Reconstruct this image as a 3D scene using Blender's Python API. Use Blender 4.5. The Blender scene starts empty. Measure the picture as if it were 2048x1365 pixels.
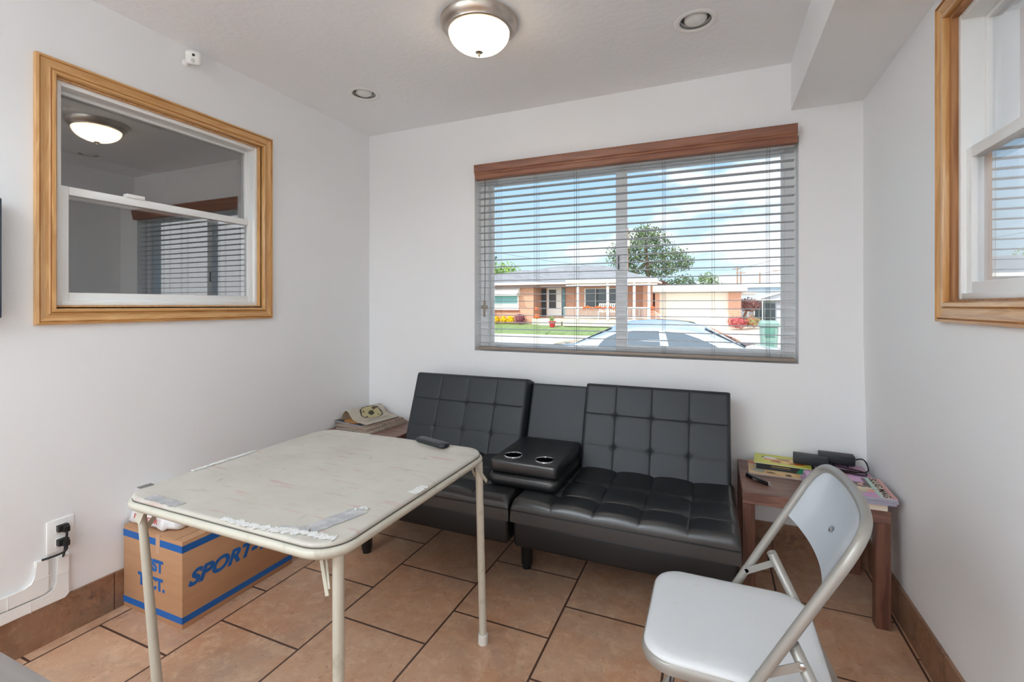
import bpy, bmesh, math, random
from mathutils import Vector, Matrix
random.seed(7)
PI = math.pi
SC = bpy.context.scene
COL = SC.collection

# ------------------------------------------------------------------ helpers
def lin(c):
    return tuple(((v/255)/12.92 if v/255 <= .04045 else ((v/255+.055)/1.055)**2.4) for v in c)

def mat(name, rgb, rough=.5, metal=0., noise=None, bump=None, spec=.5, coat=0., emit=None, sheen=0., coords='Object'):
    m = bpy.data.materials.new(name); m.use_nodes = True
    nt = m.node_tree; b = nt.nodes['Principled BSDF']
    c = lin(rgb)
    b.inputs['Base Color'].default_value = (*c, 1)
    b.inputs['Roughness'].default_value = rough
    b.inputs['Metallic'].default_value = metal
    b.inputs['Specular IOR Level'].default_value = spec
    b.inputs['Coat Weight'].default_value = coat
    tc = nt.nodes.new('ShaderNodeTexCoord')
    if noise:
        sc, rgb2, lo, hi = noise[:4]
        n = nt.nodes.new('ShaderNodeTexNoise'); n.inputs['Detail'].default_value = 6; n.inputs['Roughness'].default_value = .65
        mp = nt.nodes.new('ShaderNodeMapping')
        mp.inputs['Scale'].default_value = sc if isinstance(sc, tuple) else (sc, sc, sc)
        nt.links.new(tc.outputs[coords], mp.inputs[0]); nt.links.new(mp.outputs[0], n.inputs['Vector'])
        n.inputs['Scale'].default_value = 1
        r = nt.nodes.new('ShaderNodeMapRange'); r.inputs[1].default_value = lo; r.inputs[2].default_value = hi
        nt.links.new(n.outputs[0], r.inputs[0])
        mx = nt.nodes.new('ShaderNodeMix'); mx.data_type = 'RGBA'
        mx.inputs[6].default_value = (*c, 1); mx.inputs[7].default_value = (*lin(rgb2), 1)
        nt.links.new(r.outputs[0], mx.inputs[0]); nt.links.new(mx.outputs[2], b.inputs['Base Color'])
    if bump:
        n2 = nt.nodes.new('ShaderNodeTexNoise'); n2.inputs['Scale'].default_value = bump[0]; n2.inputs['Detail'].default_value = 3
        nt.links.new(tc.outputs[coords], n2.inputs['Vector'])
        bp = nt.nodes.new('ShaderNodeBump'); bp.inputs['Strength'].default_value = bump[1]; bp.inputs['Distance'].default_value = bump[2] if len(bump) > 2 else .002
        nt.links.new(n2.outputs[0], bp.inputs['Height']); nt.links.new(bp.outputs[0], b.inputs['Normal'])
    if emit:
        b.inputs['Emission Color'].default_value = (*lin(emit[0]), 1); b.inputs['Emission Strength'].default_value = emit[1]
    return m

def wood(name, c1, c2, axis=1, scale=9., rough=.4, knots=None, coat=0., ring=2.2):
    """stretched-noise wood grain running along an axis"""
    m = bpy.data.materials.new(name); m.use_nodes = True
    nt = m.node_tree; b = nt.nodes['Principled BSDF']; L = nt.links.new
    b.inputs['Roughness'].default_value = rough; b.inputs['Coat Weight'].default_value = coat; b.inputs['Coat Roughness'].default_value = .15
    tc = nt.nodes.new('ShaderNodeTexCoord'); mp = nt.nodes.new('ShaderNodeMapping')
    s = [scale]*3; s[axis] = scale*.09
    mp.inputs['Scale'].default_value = s
    L(tc.outputs['Object'], mp.inputs[0])
    n = nt.nodes.new('ShaderNodeTexNoise'); n.inputs['Scale'].default_value = ring; n.inputs['Detail'].default_value = 2; n.inputs['Distortion'].default_value = .6
    L(mp.outputs[0], n.inputs['Vector'])
    w = nt.nodes.new('ShaderNodeMath'); w.operation = 'MULTIPLY'; w.inputs[1].default_value = 22; L(n.outputs[0], w.inputs[0])
    si = nt.nodes.new('ShaderNodeMath'); si.operation = 'SINE'; L(w.outputs[0], si.inputs[0])
    mr = nt.nodes.new('ShaderNodeMapRange'); mr.inputs[1].default_value = -1; mr.inputs[2].default_value = 1; L(si.outputs[0], mr.inputs[0])
    n2 = nt.nodes.new('ShaderNodeTexNoise'); n2.inputs['Scale'].default_value = 12; n2.inputs['Detail'].default_value = 5; L(mp.outputs[0], n2.inputs['Vector'])
    ad = nt.nodes.new('ShaderNodeMath'); ad.operation = 'MULTIPLY_ADD'; ad.inputs[1].default_value = .55; L(mr.outputs[0], ad.inputs[0])
    m2 = nt.nodes.new('ShaderNodeMath'); m2.operation = 'MULTIPLY'; m2.inputs[1].default_value = .5; L(n2.outputs[0], m2.inputs[0]); L(m2.outputs[0], ad.inputs[2])
    mx = nt.nodes.new('ShaderNodeMix'); mx.data_type = 'RGBA'; mx.inputs[6].default_value = (*lin(c1), 1); mx.inputs[7].default_value = (*lin(c2), 1)
    L(ad.outputs[0], mx.inputs[0])
    out = mx.outputs[2]
    if knots:
        kn = nt.nodes.new('ShaderNodeTexVoronoi'); kn.inputs['Scale'].default_value = 1
        km = nt.nodes.new('ShaderNodeMapping'); ks = [knots[0]]*3; ks[axis] = knots[0]*.35; km.inputs['Scale'].default_value = ks
        km.inputs['Location'].default_value = knots[1] if len(knots) > 1 else (0, 0, 0)
        L(tc.outputs['Object'], km.inputs[0]); L(km.outputs[0], kn.inputs['Vector'])
        kr = nt.nodes.new('ShaderNodeMapRange'); kr.inputs[1].default_value = .045; kr.inputs[2].default_value = .10; kr.inputs[3].default_value = 1; kr.inputs[4].default_value = 0
        L(kn.outputs['Distance'], kr.inputs[0])
        mk = nt.nodes.new('ShaderNodeMix'); mk.data_type = 'RGBA'; mk.inputs[7].default_value = (*lin((70, 34, 14)), 1)
        L(kr.outputs[0], mk.inputs[0]); L(out, mk.inputs[6]); out = mk.outputs[2]
    L(out, b.inputs['Base Color'])
    return m

def brickmat(name, c1, c2, mortar, bw, bh, ms, coordmap, offset=.5, rough=.6, mottle=None, bump=.4):
    """coordmap: 3 pairs giving which object axis (and shift) drive texture x,y"""
    m = bpy.data.materials.new(name); m.use_nodes = True
    nt = m.node_tree; b = nt.nodes['Principled BSDF']; L = nt.links.new
    b.inputs['Roughness'].default_value = rough
    tc = nt.nodes.new('ShaderNodeTexCoord'); sp = nt.nodes.new('ShaderNodeSeparateXYZ'); L(tc.outputs['Object'], sp.inputs[0])
    cb = nt.nodes.new('ShaderNodeCombineXYZ')
    for k in (0, 1):
        ax, sh = coordmap[k]
        a = nt.nodes.new('ShaderNodeMath'); a.operation = 'ADD'; a.inputs[1].default_value = sh
        if ax == 'xy':
            s2 = nt.nodes.new('ShaderNodeMath'); s2.operation = 'ADD'; L(sp.outputs[0], s2.inputs[0]); L(sp.outputs[1], s2.inputs[1]); L(s2.outputs[0], a.inputs[0])
        else:
            L(sp.outputs['xyz'.index(ax)], a.inputs[0])
        L(a.outputs[0], cb.inputs[k])
    br = nt.nodes.new('ShaderNodeTexBrick'); br.offset = offset; br.offset_frequency = 2; br.squash = 1
    br.inputs['Color1'].default_value = (*lin(c1), 1); br.inputs['Color2'].default_value = (*lin(c2), 1); br.inputs['Mortar'].default_value = (*lin(mortar), 1)
    br.inputs['Scale'].default_value = 1; br.inputs['Mortar Size'].default_value = ms; br.inputs['Mortar Smooth'].default_value = .1
    br.inputs['Bias'].default_value = 0; br.inputs['Brick Width'].default_value = bw; br.inputs['Row Height'].default_value = bh
    L(cb.outputs[0], br.inputs['Vector'])
    col = br.outputs['Color']
    if mottle:
        for sc, dark, lo, hi, amt in mottle:
            n = nt.nodes.new('ShaderNodeTexNoise'); n.inputs['Scale'].default_value = sc; n.inputs['Detail'].default_value = 8; n.inputs['Roughness'].default_value = .7; n.inputs['Distortion'].default_value = .4
            L(tc.outputs['Object'], n.inputs['Vector'])
            r = nt.nodes.new('ShaderNodeMapRange'); r.inputs[1].default_value = lo; r.inputs[2].default_value = hi; r.inputs[4].default_value = amt
            L(n.outputs[0], r.inputs[0])
            mx = nt.nodes.new('ShaderNodeMix'); mx.data_type = 'RGBA'; mx.inputs[7].default_value = (*lin(dark), 1)
            L(r.outputs[0], mx.inputs[0]); L(col, mx.inputs[6]); col = mx.outputs[2]
        # keep the grout its own colour
        mx = nt.nodes.new('ShaderNodeMix'); mx.data_type = 'RGBA'; mx.inputs[7].default_value = (*lin(mortar), 1)
        L(br.outputs['Fac'], mx.inputs[0]); L(col, mx.inputs[6]); col = mx.outputs[2]
    L(col, b.inputs['Base Color'])
    bp = nt.nodes.new('ShaderNodeBump'); bp.inputs['Strength'].default_value = bump; bp.inputs['Distance'].default_value = .003; bp.invert = True
    L(br.outputs['Fac'], bp.inputs['Height']); L(bp.outputs[0], b.inputs['Normal'])
    return m

def glassmat(name, tint=(255, 255, 255), boost=1.):
    m = bpy.data.materials.new(name); m.use_nodes = True
    nt = m.node_tree; nt.nodes.clear(); L = nt.links.new
    o = nt.nodes.new('ShaderNodeOutputMaterial'); mx = nt.nodes.new('ShaderNodeMixShader')
    t = nt.nodes.new('ShaderNodeBsdfTransparent'); t.inputs[0].default_value = (*lin(tint), 1)
    g = nt.nodes.new('ShaderNodeBsdfGlossy'); g.inputs['Roughness'].default_value = 0.
    ge = nt.nodes.new('ShaderNodeNewGeometry'); d = nt.nodes.new('ShaderNodeVectorMath'); d.operation = 'DOT_PRODUCT'
    L(ge.outputs['Normal'], d.inputs[0]); L(ge.outputs['Incoming'], d.inputs[1])
    a = nt.nodes.new('ShaderNodeMath'); a.operation = 'ABSOLUTE'; L(d.outputs['Value'], a.inputs[0])
    s = nt.nodes.new('ShaderNodeMath'); s.operation = 'SUBTRACT'; s.inputs[0].default_value = 1; L(a.outputs[0], s.inputs[1])
    p = nt.nodes.new('ShaderNodeMath'); p.operation = 'POWER'; p.inputs[1].default_value = 5; L(s.outputs[0], p.inputs[0])
    f = nt.nodes.new('ShaderNodeMath'); f.operation = 'MULTIPLY_ADD'; f.inputs[1].default_value = .95; f.inputs[2].default_value = .045*boost; L(p.outputs[0], f.inputs[0])
    L(f.outputs[0], mx.inputs[0]); L(t.outputs[0], mx.inputs[1]); L(g.outputs[0], mx.inputs[2]); L(mx.outputs[0], o.inputs[0])
    return m

# ---- mesh pieces
def newbm(): return bmesh.new()
def box(bm, x0, y0, z0, x1, y1, z1, bev=0., seg=2):
    vs = [bm.verts.new(p) for p in ((x0,y0,z0),(x1,y0,z0),(x1,y1,z0),(x0,y1,z0),(x0,y0,z1),(x1,y0,z1),(x1,y1,z1),(x0,y1,z1))]
    fs = [bm.faces.new([vs[i] for i in f]) for f in ((0,3,2,1),(4,5,6,7),(0,1,5,4),(1,2,6,5),(2,3,7,6),(3,0,4,7))]
    if bev > 0:
        es = list({e for f in fs for e in f.edges})
        bmesh.ops.bevel(bm, geom=es, offset=bev, segments=seg, affect='EDGES', profile=.5)
    return bm
def hull_prism(bm, pts, d):
    """polygon pts (3-D) extruded by vector d"""
    a = [bm.verts.new(p) for p in pts]; b = [bm.verts.new(Vector(p)+Vector(d)) for p in pts]
    n = len(a)
    bm.faces.new(a[::-1]); bm.faces.new(b)
    for i in range(n): bm.faces.new((a[i], a[(i+1) % n], b[(i+1) % n], b[i]))
    return bm
def rings(bm, rs, cap0=True, cap1=True, closed=True):
    R = [[bm.verts.new(p) for p in r] for r in rs]
    n = len(R[0])
    for k in range(len(R)-1):
        for i in range(n if closed else n-1):
            bm.faces.new((R[k][i], R[k][(i+1) % n], R[k+1][(i+1) % n], R[k+1][i]))
    if closed and cap0: bm.faces.new(R[0][::-1])
    if closed and cap1: bm.faces.new(R[-1])
    return R
def rrect(x0, y0, x1, y1, r, n=8):
    p = []
    for cx, cy, a0 in ((x1-r, y1-r, 0), (x0+r, y1-r, PI/2), (x0+r, y0+r, PI), (x1-r, y0+r, 3*PI/2)):
        for k in range(n+1):
            a = a0 + k/n*PI/2
            p.append((cx+r*math.cos(a), cy+r*math.sin(a)))
    return p
def loft_rr(bm, x0, y0, x1, y1, r, prof, n=8):
    """prof: list of (inset, z)"""
    rings(bm, [[(x, y, z) for x, y in rrect(x0+i, y0+i, x1-i, y1-i, max(r-i, .001), n)] for i, z in prof])
    return bm
def lathe(bm, cx, cy, prof, n=40, cap0=True, cap1=True):
    rings(bm, [[(cx+max(r, 1e-4)*math.cos(2*PI*k/n), cy+max(r, 1e-4)*math.sin(2*PI*k/n), z) for k in range(n)] for r, z in prof], cap0, cap1)
    return bm
def smooth_path(pts, it=2, closed=False):
    pts = [Vector(p) for p in pts]
    for _ in range(it):
        q = [] if closed else [pts[0]]
        m = len(pts)
        for i in range(m if closed else m-1):
            a, b = pts[i], pts[(i+1) % m]
            q += [a.lerp(b, .25), a.lerp(b, .75)]
        if not closed: q.append(pts[-1])
        pts = q
    return pts
def tube(bm, pts, r, n=12, flat=1., cap=True, closed=False):
    pts = [Vector(p) for p in pts]; m = len(pts)
    T = []
    for i in range(m):
        a = pts[(i-1) % m] if (closed or i > 0) else pts[i]; b = pts[(i+1) % m] if (closed or i < m-1) else pts[i]
        T.append((b-a).normalized())
    u = T[0].orthogonal().normalized(); R = []
    for i in range(m):
        u = (u - T[i]*u.dot(T[i])).normalized(); v = T[i].cross(u)
        rr = r[i] if isinstance(r, (list, tuple)) else r
        R.append([pts[i] + (u*math.cos(2*PI*k/n) + v*math.sin(2*PI*k/n)*flat)*rr for k in range(n)])
    if closed: R.append(R[0])
    rings(bm, R, cap and not closed, cap and not closed)
    if closed: bmesh.ops.remove_doubles(bm, verts=bm.verts, dist=1e-6)
    return bm
def bar(bm, a, b, w, t, up=(0, 0, 1)):
    """flat bar from a to b, width w (along side), thickness t (along up)"""
    a, b, up = Vector(a), Vector(b), Vector(up); d = (b-a).normalized(); s = d.cross(up).normalized(); u = s.cross(d).normalized()
    q = [a+s*w/2+u*t/2, a-s*w/2+u*t/2, a-s*w/2-u*t/2, a+s*w/2-u*t/2]
    return hull_prism(bm, q, b-a)
def xf(bm, mtx): bmesh.ops.transform(bm, matrix=mtx, verts=bm.verts); return bm

def pworld(p):
    v = Vector((0, 0, 0))
    while p is not None: v += p.location; p = p.parent
    return v
def obj(name, bm, m, parent=None, smooth=True, world=True, angle=38, nrm=True):
    me = bpy.data.meshes.new(name)
    if parent is not None and world: bmesh.ops.translate(bm, vec=-pworld(parent), verts=bm.verts)
    if nrm: bmesh.ops.recalc_face_normals(bm, faces=bm.faces)
    bm.to_mesh(me); bm.free()
    for mm in (m if isinstance(m, (list, tuple)) else [m]): me.materials.append(mm)
    if smooth:
        for p in me.polygons: p.use_smooth = True
        me.set_sharp_from_angle(angle=math.radians(angle))
    o = bpy.data.objects.new(name, me); COL.objects.link(o); o.parent = parent
    return o
def thing(name, label, cat, loc=(0, 0, 0), rz=0., group=None, kind=None):
    o = bpy.data.objects.new(name, None); COL.objects.link(o); o.empty_display_size = .05
    o.location = loc; o.rotation_euler = (0, 0, rz)
    return tag(o, label, cat, group, kind)
def tag(o, label, cat, group=None, kind=None):
    o['label'] = label; o['category'] = cat
    if group: o['group'] = group
    if kind: o['kind'] = kind
    return o
def struct(name, bm, m, label, cat, **k):
    o = obj(name, bm, m, None, **k); return tag(o, label, cat, kind='structure')
def dup(root, loc, rz, label, group=None):
    r = root.copy(); COL.objects.link(r); r.location = loc; r.rotation_euler = (0, 0, rz); r['label'] = label
    if group: r['group'] = group
    def rec(src, dst):
        for ch in list(src.children):
            c = ch.copy(); COL.objects.link(c); c.parent = dst; rec(ch, c)
    rec(root, r)
    return r
def text(name, body, size, m, parent, loc, rot, shear=0., bold=0., align='CENTER', width=None, height=None, extrude=.0004, local=False):
    cu = bpy.data.curves.new(name, 'FONT'); cu.body = body; cu.size = size; cu.shear = shear; cu.offset = bold
    cu.align_x = align; cu.align_y = 'CENTER'; cu.extrude = extrude; cu.resolution_u = 4
    tmp = bpy.data.objects.new('tmp', cu); COL.objects.link(tmp); bpy.context.view_layer.update()
    me = bpy.data.meshes.new_from_object(tmp.evaluated_get(bpy.context.evaluated_depsgraph_get())); me.name = name
    bpy.data.objects.remove(tmp); bpy.data.curves.remove(cu)
    xs = [v.co.x for v in me.vertices]; ys = [v.co.y for v in me.vertices]
    cx, cy = (max(xs)+min(xs))/2, (max(ys)+min(ys))/2
    kx = width/(max(xs)-min(xs)) if width else 1; ky = height/(max(ys)-min(ys)) if height else 1
    for v in me.vertices: v.co.x = (v.co.x-cx)*kx; v.co.y = (v.co.y-cy)*ky
    me.materials.clear(); me.materials.append(m)
    o = bpy.data.objects.new(name, me); COL.objects.link(o); o.parent = parent
    o.location = Vector(loc) if local else Vector(loc) - pworld(parent); o.rotation_euler = rot
    return o

# ------------------------------------------------------------------ materials
white_wall = mat('painted_wall', (238, 239, 240), .55, bump=(60, .25, .0015))
ceil_m = mat('stippled_ceiling', (242, 243, 245), .7, bump=(38, .5, .004))
white_pl = mat('white_vinyl', (238, 239, 238), .3)
white_pt = mat('white_plastic', (240, 240, 238), .35)
pine_v = wood('varnished_pine_upright', (220, 176, 118), (194, 140, 84), 2, 16, .25, (9,), coat=.4)
pine_h = wood('varnished_pine_level', (220, 176, 118), (194, 140, 84), 1, 16, .25, (8, (.4, .2, .1)), coat=.4)
walnut = wood('walnut_laminate', (142, 104, 90), (90, 60, 52), 0, 12, .35)
walnut_v = wood('walnut_laminate_upright', (126, 84, 68), (74, 46, 38), 2, 12, .35)
valance_m = wood('walnut_valance', (160, 108, 82), (126, 82, 64), 0, 10, .4)
tile_m = brickmat('floor_tile', (206, 166, 136), (194, 158, 132), (84, 60, 50), .408, .4055, .0042, (('y', -1.667+8.16), ('x', .562+8.11)), .5, .36,
                  mottle=[(2.6, (196, 140, 104), .44, .62, .62), (1.7, (160, 144, 130), .50, .66, .55), (14, (228, 196, 166), .50, .66, .5), (9, (166, 124, 98), .52, .70, .5), (22, (232, 206, 180), .56, .70, .45), (44, (126, 90, 70), .57, .70, .5)])
base_m = brickmat('base_tile', (158, 120, 94), (148, 112, 88), (70, 46, 34), .406, 2., .002, (('xy', 3.95), ('z', 1.)), 0, .4,
                  mottle=[(5, (118, 82, 58), .42, .62, .8), (34, (184, 150, 120), .52, .70, .45), (14, (84, 66, 54), .54, .66, .65), (6, (128, 116, 100), .5, .64, .5)])
leather = mat('black_leather', (24, 27, 30), .34, bump=(420, .2, .0006), spec=1.)
leather_b = mat('black_leather_back', (42, 47, 52), .46, bump=(420, .2, .0006), spec=.42)
leather_s = mat('black_leather_smooth', (15, 16, 18), .42, bump=(300, .18, .0006), spec=.42)
black_pl = mat('black_plastic', (22, 23, 25), .4)
black_gl = mat('gloss_black_plastic', (10, 11, 13), .12)
chrome = mat('chrome', (205, 208, 212), .12, 1.)
nickel = mat('brushed_nickel', (196, 186, 176), .28, 1.)
beige_met = mat('beige_enamel', (198, 194, 180), .38, noise=(18, (172, 166, 150), .55, .72))
chair_met = mat('grey_enamel', (158, 155, 149), .34, metal=.3)
chair_seat = mat('white_vinyl_seat', (216, 219, 222), .38, noise=((5, 7, 5), (206, 203, 190), .60, .78))
chair_back = mat('silver_enamel', (206, 214, 222), .22, metal=.15, coat=.5)
card_m = mat('cardboard', (186, 142, 106), .75, noise=((3, 3, 30), (176, 132, 98), .4, .7))
blue_ink = mat('blue_ink', (22, 98, 176), .6)
paper = mat('white_paper', (236, 234, 228), .6)
red_ink = mat('red_ink', (196, 62, 48), .6)
dark_ink = mat('dark_ink', (30, 28, 32), .6)
tape_m = mat('silver_duct_tape', (184, 186, 190), .3, metal=.35, noise=(30, (208, 208, 208), .45, .6), bump=(90, .6, .002))
glass = glassmat('window_glass', boost=.15)
glass2 = glassmat('double_glazing', boost=6.)
slat_m = mat('white_slat', (188, 190, 193), .45)
cord_m = mat('grey_cord', (84, 86, 88), .7)

# vinyl table top: pale, scuffed with faint pink and grey streaks
vinyl = mat('scuffed_vinyl', (195, 191, 182), .3, noise=(6, (184, 180, 170), .4, .7))
def add_layer(m, sc, rot, rgb, lo, hi, amt):
    nt = m.node_tree; b = nt.nodes['Principled BSDF']; L = nt.links.new
    src = b.inputs['Base Color'].links[0].from_socket
    tc = nt.nodes.new('ShaderNodeTexCoord'); mp = nt.nodes.new('ShaderNodeMapping'); mp.inputs['Scale'].default_value = sc; mp.inputs['Rotation'].default_value = (0, 0, rot)
    L(tc.outputs['Object'], mp.inputs[0])
    n = nt.nodes.new('ShaderNodeTexNoise'); n.inputs['Scale'].default_value = 1; n.inputs['Detail'].default_value = 4; L(mp.outputs[0], n.inputs['Vector'])
    r = nt.nodes.new('ShaderNodeMapRange'); r.inputs[1].default_value = lo; r.inputs[2].default_value = hi; r.inputs[4].default_value = amt; L(n.outputs[0], r.inputs[0])
    mx = nt.nodes.new('ShaderNodeMix'); mx.data_type = 'RGBA'; mx.inputs[7].default_value = (*lin(rgb), 1)
    L(r.outputs[0], mx.inputs[0]); L(src, mx.inputs[6]); L(mx.outputs[2], b.inputs['Base Color'])
add_layer(vinyl, (7, 44, 7), .35, (186, 132, 132), .60, .70, .5)
add_layer(vinyl, (6, 30, 7), 1.9, (160, 154, 146), .63, .70, .4)
add_layer(vinyl, (34, 10, 9), .2, (120, 114, 108), .70, .745, .6)

# ------------------------------------------------------------------ room shell
YB = 2.69; XL = -2.249; ZC = 2.44; YR = -2.1
def xr(z): return .675 - .0236*min(z, 1.1)            # the lower right wall leans in slightly
TW = .15
bm = newbm(); box(bm, -2.45, YR-.15, -.15, .95, YB+.2, 0)
struct('floor', bm, tile_m, 'floor of large tan stone-look tiles laid in offset rows', 'floor', smooth=False)
# ceiling with two round holes for the recessed lamps
bm = newbm()
cells = [(-1.927, -1.727, -1.827), (-.169, .031, -.069)]; y0, y1, yc, RR = 2.04, 2.24, 2.14, .066
def quad(bm, x0, ya, x1, yb, z=ZC): bm.faces.new([bm.verts.new(p) for p in ((x0, ya, z), (x0, yb, z), (x1, yb, z), (x1, ya, z))])
quad(bm, -2.45, YR-.15, .95, y0); quad(bm, -2.45, y1, .95, YB+.2)
quad(bm, -2.45, y0, cells[0][0], y1); quad(bm, cells[0][1], y0, cells[1][0], y1); quad(bm, cells[1][1], y0, .95, y1)
for xa, xb, xc in cells:
    ins, outs = [], []
    for k in range(32):
        a = 2*PI*k/32+PI/32; c, s = math.cos(a), math.sin(a); q = .1/max(abs(c), abs(s))
        ins.append(bm.verts.new((xc+RR*c, yc+RR*s, ZC))); outs.append(bm.verts.new((xc+q*c, yc+q*s, ZC)))
    for k in range(32): bm.faces.new((ins[k], outs[k], outs[(k+1) % 32], ins[(k+1) % 32]))
    for k, (cx, cy) in ((3, (xc+.1, yc+.1)), (11, (xc-.1, yc+.1)), (19, (xc-.1, yc-.1)), (27, (xc+.1, yc-.1))):
        bm.faces.new((outs[k], bm.verts.new((cx, cy, ZC)), outs[(k+1) % 32]))
struct('ceiling', bm, ceil_m, 'flat white stippled ceiling', 'ceiling', smooth=False)
bm = newbm(); box(bm, -5.2, YR-.9, 2.62, 1.5, YB+.61, 2.72)
struct('roof', bm, ceil_m, 'roof deck above the ceiling', 'roof', smooth=False)
bm = newbm(); box(bm, -5.2, YB+.21, 2.165, 1.5, YB+.61, 2.62)
struct('trim_eave', bm, mat('eave_paint', (150, 158, 164), .6), 'grey eave outside above the front window', 'eave', smooth=False)

# front wall with the window opening
OX0, OX1, OZ0, OZ1 = -1.407, .387, .949, 2.075
bm = newbm()
box(bm, -2.45, YB, 0, OX0, YB+.21, 2.62); box(bm, OX1, YB, 0, 1.3, YB+.21, 2.62)
box(bm, OX0, YB, 0, OX1, YB+.21, OZ0); box(bm, OX0, YB, OZ1, OX1, YB+.21, 2.62)
struct('wall_front', bm, white_wall, 'white painted wall with the wide window above the futon', 'wall', smooth=False)
# left wall with its inner window
LY0, LY1, LZ0, LZ1 = .945, 1.812, 1.232, 2.092
bm = newbm()
box(bm, XL-TW, YR, 0, XL, LY0, 2.6); box(bm, XL-TW, LY1, 0, XL, YB+.1, 2.6)
box(bm, XL-TW, LY0, 0, XL, LY1, LZ0); box(bm, XL-TW, LY0, LZ1, XL, LY1, 2.6)
struct('wall_left', bm, white_wall, 'white wall with the pine-cased inner window and the outlet', 'wall', smooth=False)
# right wall, leaning a little
RY0, RY1, RZ0, RZ1 = .94, 1.80, 1.243, 2.098
bm = newbm()
def lbox(ya, z0, yb, z1):
    q = [(xr(z0), ya, z0), (xr(z0)+TW, ya, z0), (xr(z1)+TW, ya, z1), (xr(z1), ya, z1)]
    hull_prism(bm, q, (0, yb-ya, 0))
lbox(YR, 0, YB+.1, 1.1); lbox(YR, 1.1, RY0, 2.6); lbox(RY1, 1.1, YB+.1, 2.6); lbox(RY0, 1.1, RY1, RZ0); lbox(RY0, RZ1, RY1, 2.6)
struct('wall_right', bm, white_wall, 'white wall on the right with a pine-cased window', 'wall', smooth=False)
# rear wall behind the camera with the shop front opening
bm = newbm()
box(bm, -2.45, YR-.15, 0, -2.1, YR, 2.6); box(bm, .55, YR-.15, 0, .95, YR, 2.6); box(bm, -2.1, YR-.15, 2.3, .55, YR, 2.6); box(bm, -2.1, YR-.15, 0, .55, YR, .12)
struct('wall_rear', bm, white_wall, 'white wall behind the camera around the shop front glazing', 'wall', smooth=False)
# soffit box along the right wall
bm = newbm(); box(bm, .354, YR, 2.203, .70, YB, ZC+.02)
struct('trim_soffit', bm, white_wall, 'boxed white soffit along the top of the right wall', 'soffit', smooth=False)
# tile baseboards
for nm, b_, lab in (('baseboard_left', (XL, YR, 0, XL+.01, YB, .15), 'brown tile baseboard under the left wall'),
                    ('baseboard_front', (XL, YB-.01, 0, xr(0), YB, .15), 'brown tile baseboard along the window wall')):
    bm = newbm(); box(bm, *b_); struct(nm, bm, base_m, lab, 'baseboard', smooth=False)
bm = newbm(); hull_prism(bm, [(xr(0)-.01, YR, 0), (xr(0)+.002, YR, 0), (xr(.15)+.002, YR, .15), (xr(.15)-.01, YR, .15)], (0, YB-YR, 0))
struct('baseboard_right', bm, base_m, 'brown tile baseboard under the right wall', 'baseboard', smooth=False)

# dark room behind the left inner window
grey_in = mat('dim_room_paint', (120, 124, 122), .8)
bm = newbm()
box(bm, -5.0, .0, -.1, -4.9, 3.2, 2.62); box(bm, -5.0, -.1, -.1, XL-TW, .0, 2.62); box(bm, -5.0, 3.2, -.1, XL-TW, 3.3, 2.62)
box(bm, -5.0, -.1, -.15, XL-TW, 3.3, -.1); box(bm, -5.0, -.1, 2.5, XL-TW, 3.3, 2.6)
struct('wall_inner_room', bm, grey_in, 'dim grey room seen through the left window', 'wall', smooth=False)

# ---- windows
def casing(t, side, y0, y1, z0, z1, w, xs):
    """mitred moulded casing on a side wall; side=+1 faces +x (left wall), -1 faces -x; xs(z)=wall surface x"""
    prof = [(0, .0), (.001, .017), (.009, .020), (.011, .013), (.014, .017), (.024, .012), (.036, .011), (.042, .016), (.045, .011), (.048, .019), (w-.004, .020), (w, .016), (w, 0)]
    # prof: (distance in from the outer edge, height off the wall)
    segs = [(((y0, z0), (y1, z0)), ((1, 1), (-1, 1)), pine_h), (((y0, z1), (y1, z1)), ((1, -1), (-1, -1)), pine_h),
            (((y0, z0), (y0, z1)), ((1, 1), (1, -1)), pine_v), (((y1, z0), (y1, z1)), ((-1, 1), (-1, -1)), pine_v)]
    for ends, dirs, m in segs:
        bm = newbm(); R = []
        for (y, z), (dy, dz) in zip(ends, dirs):
            R.append([(xs(z+dz*d)+side*h, y+dy*d, z+dz*d) for d, h in prof])
        rings(bm, R)
        obj('casing', bm, m, t, angle=50)
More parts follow.
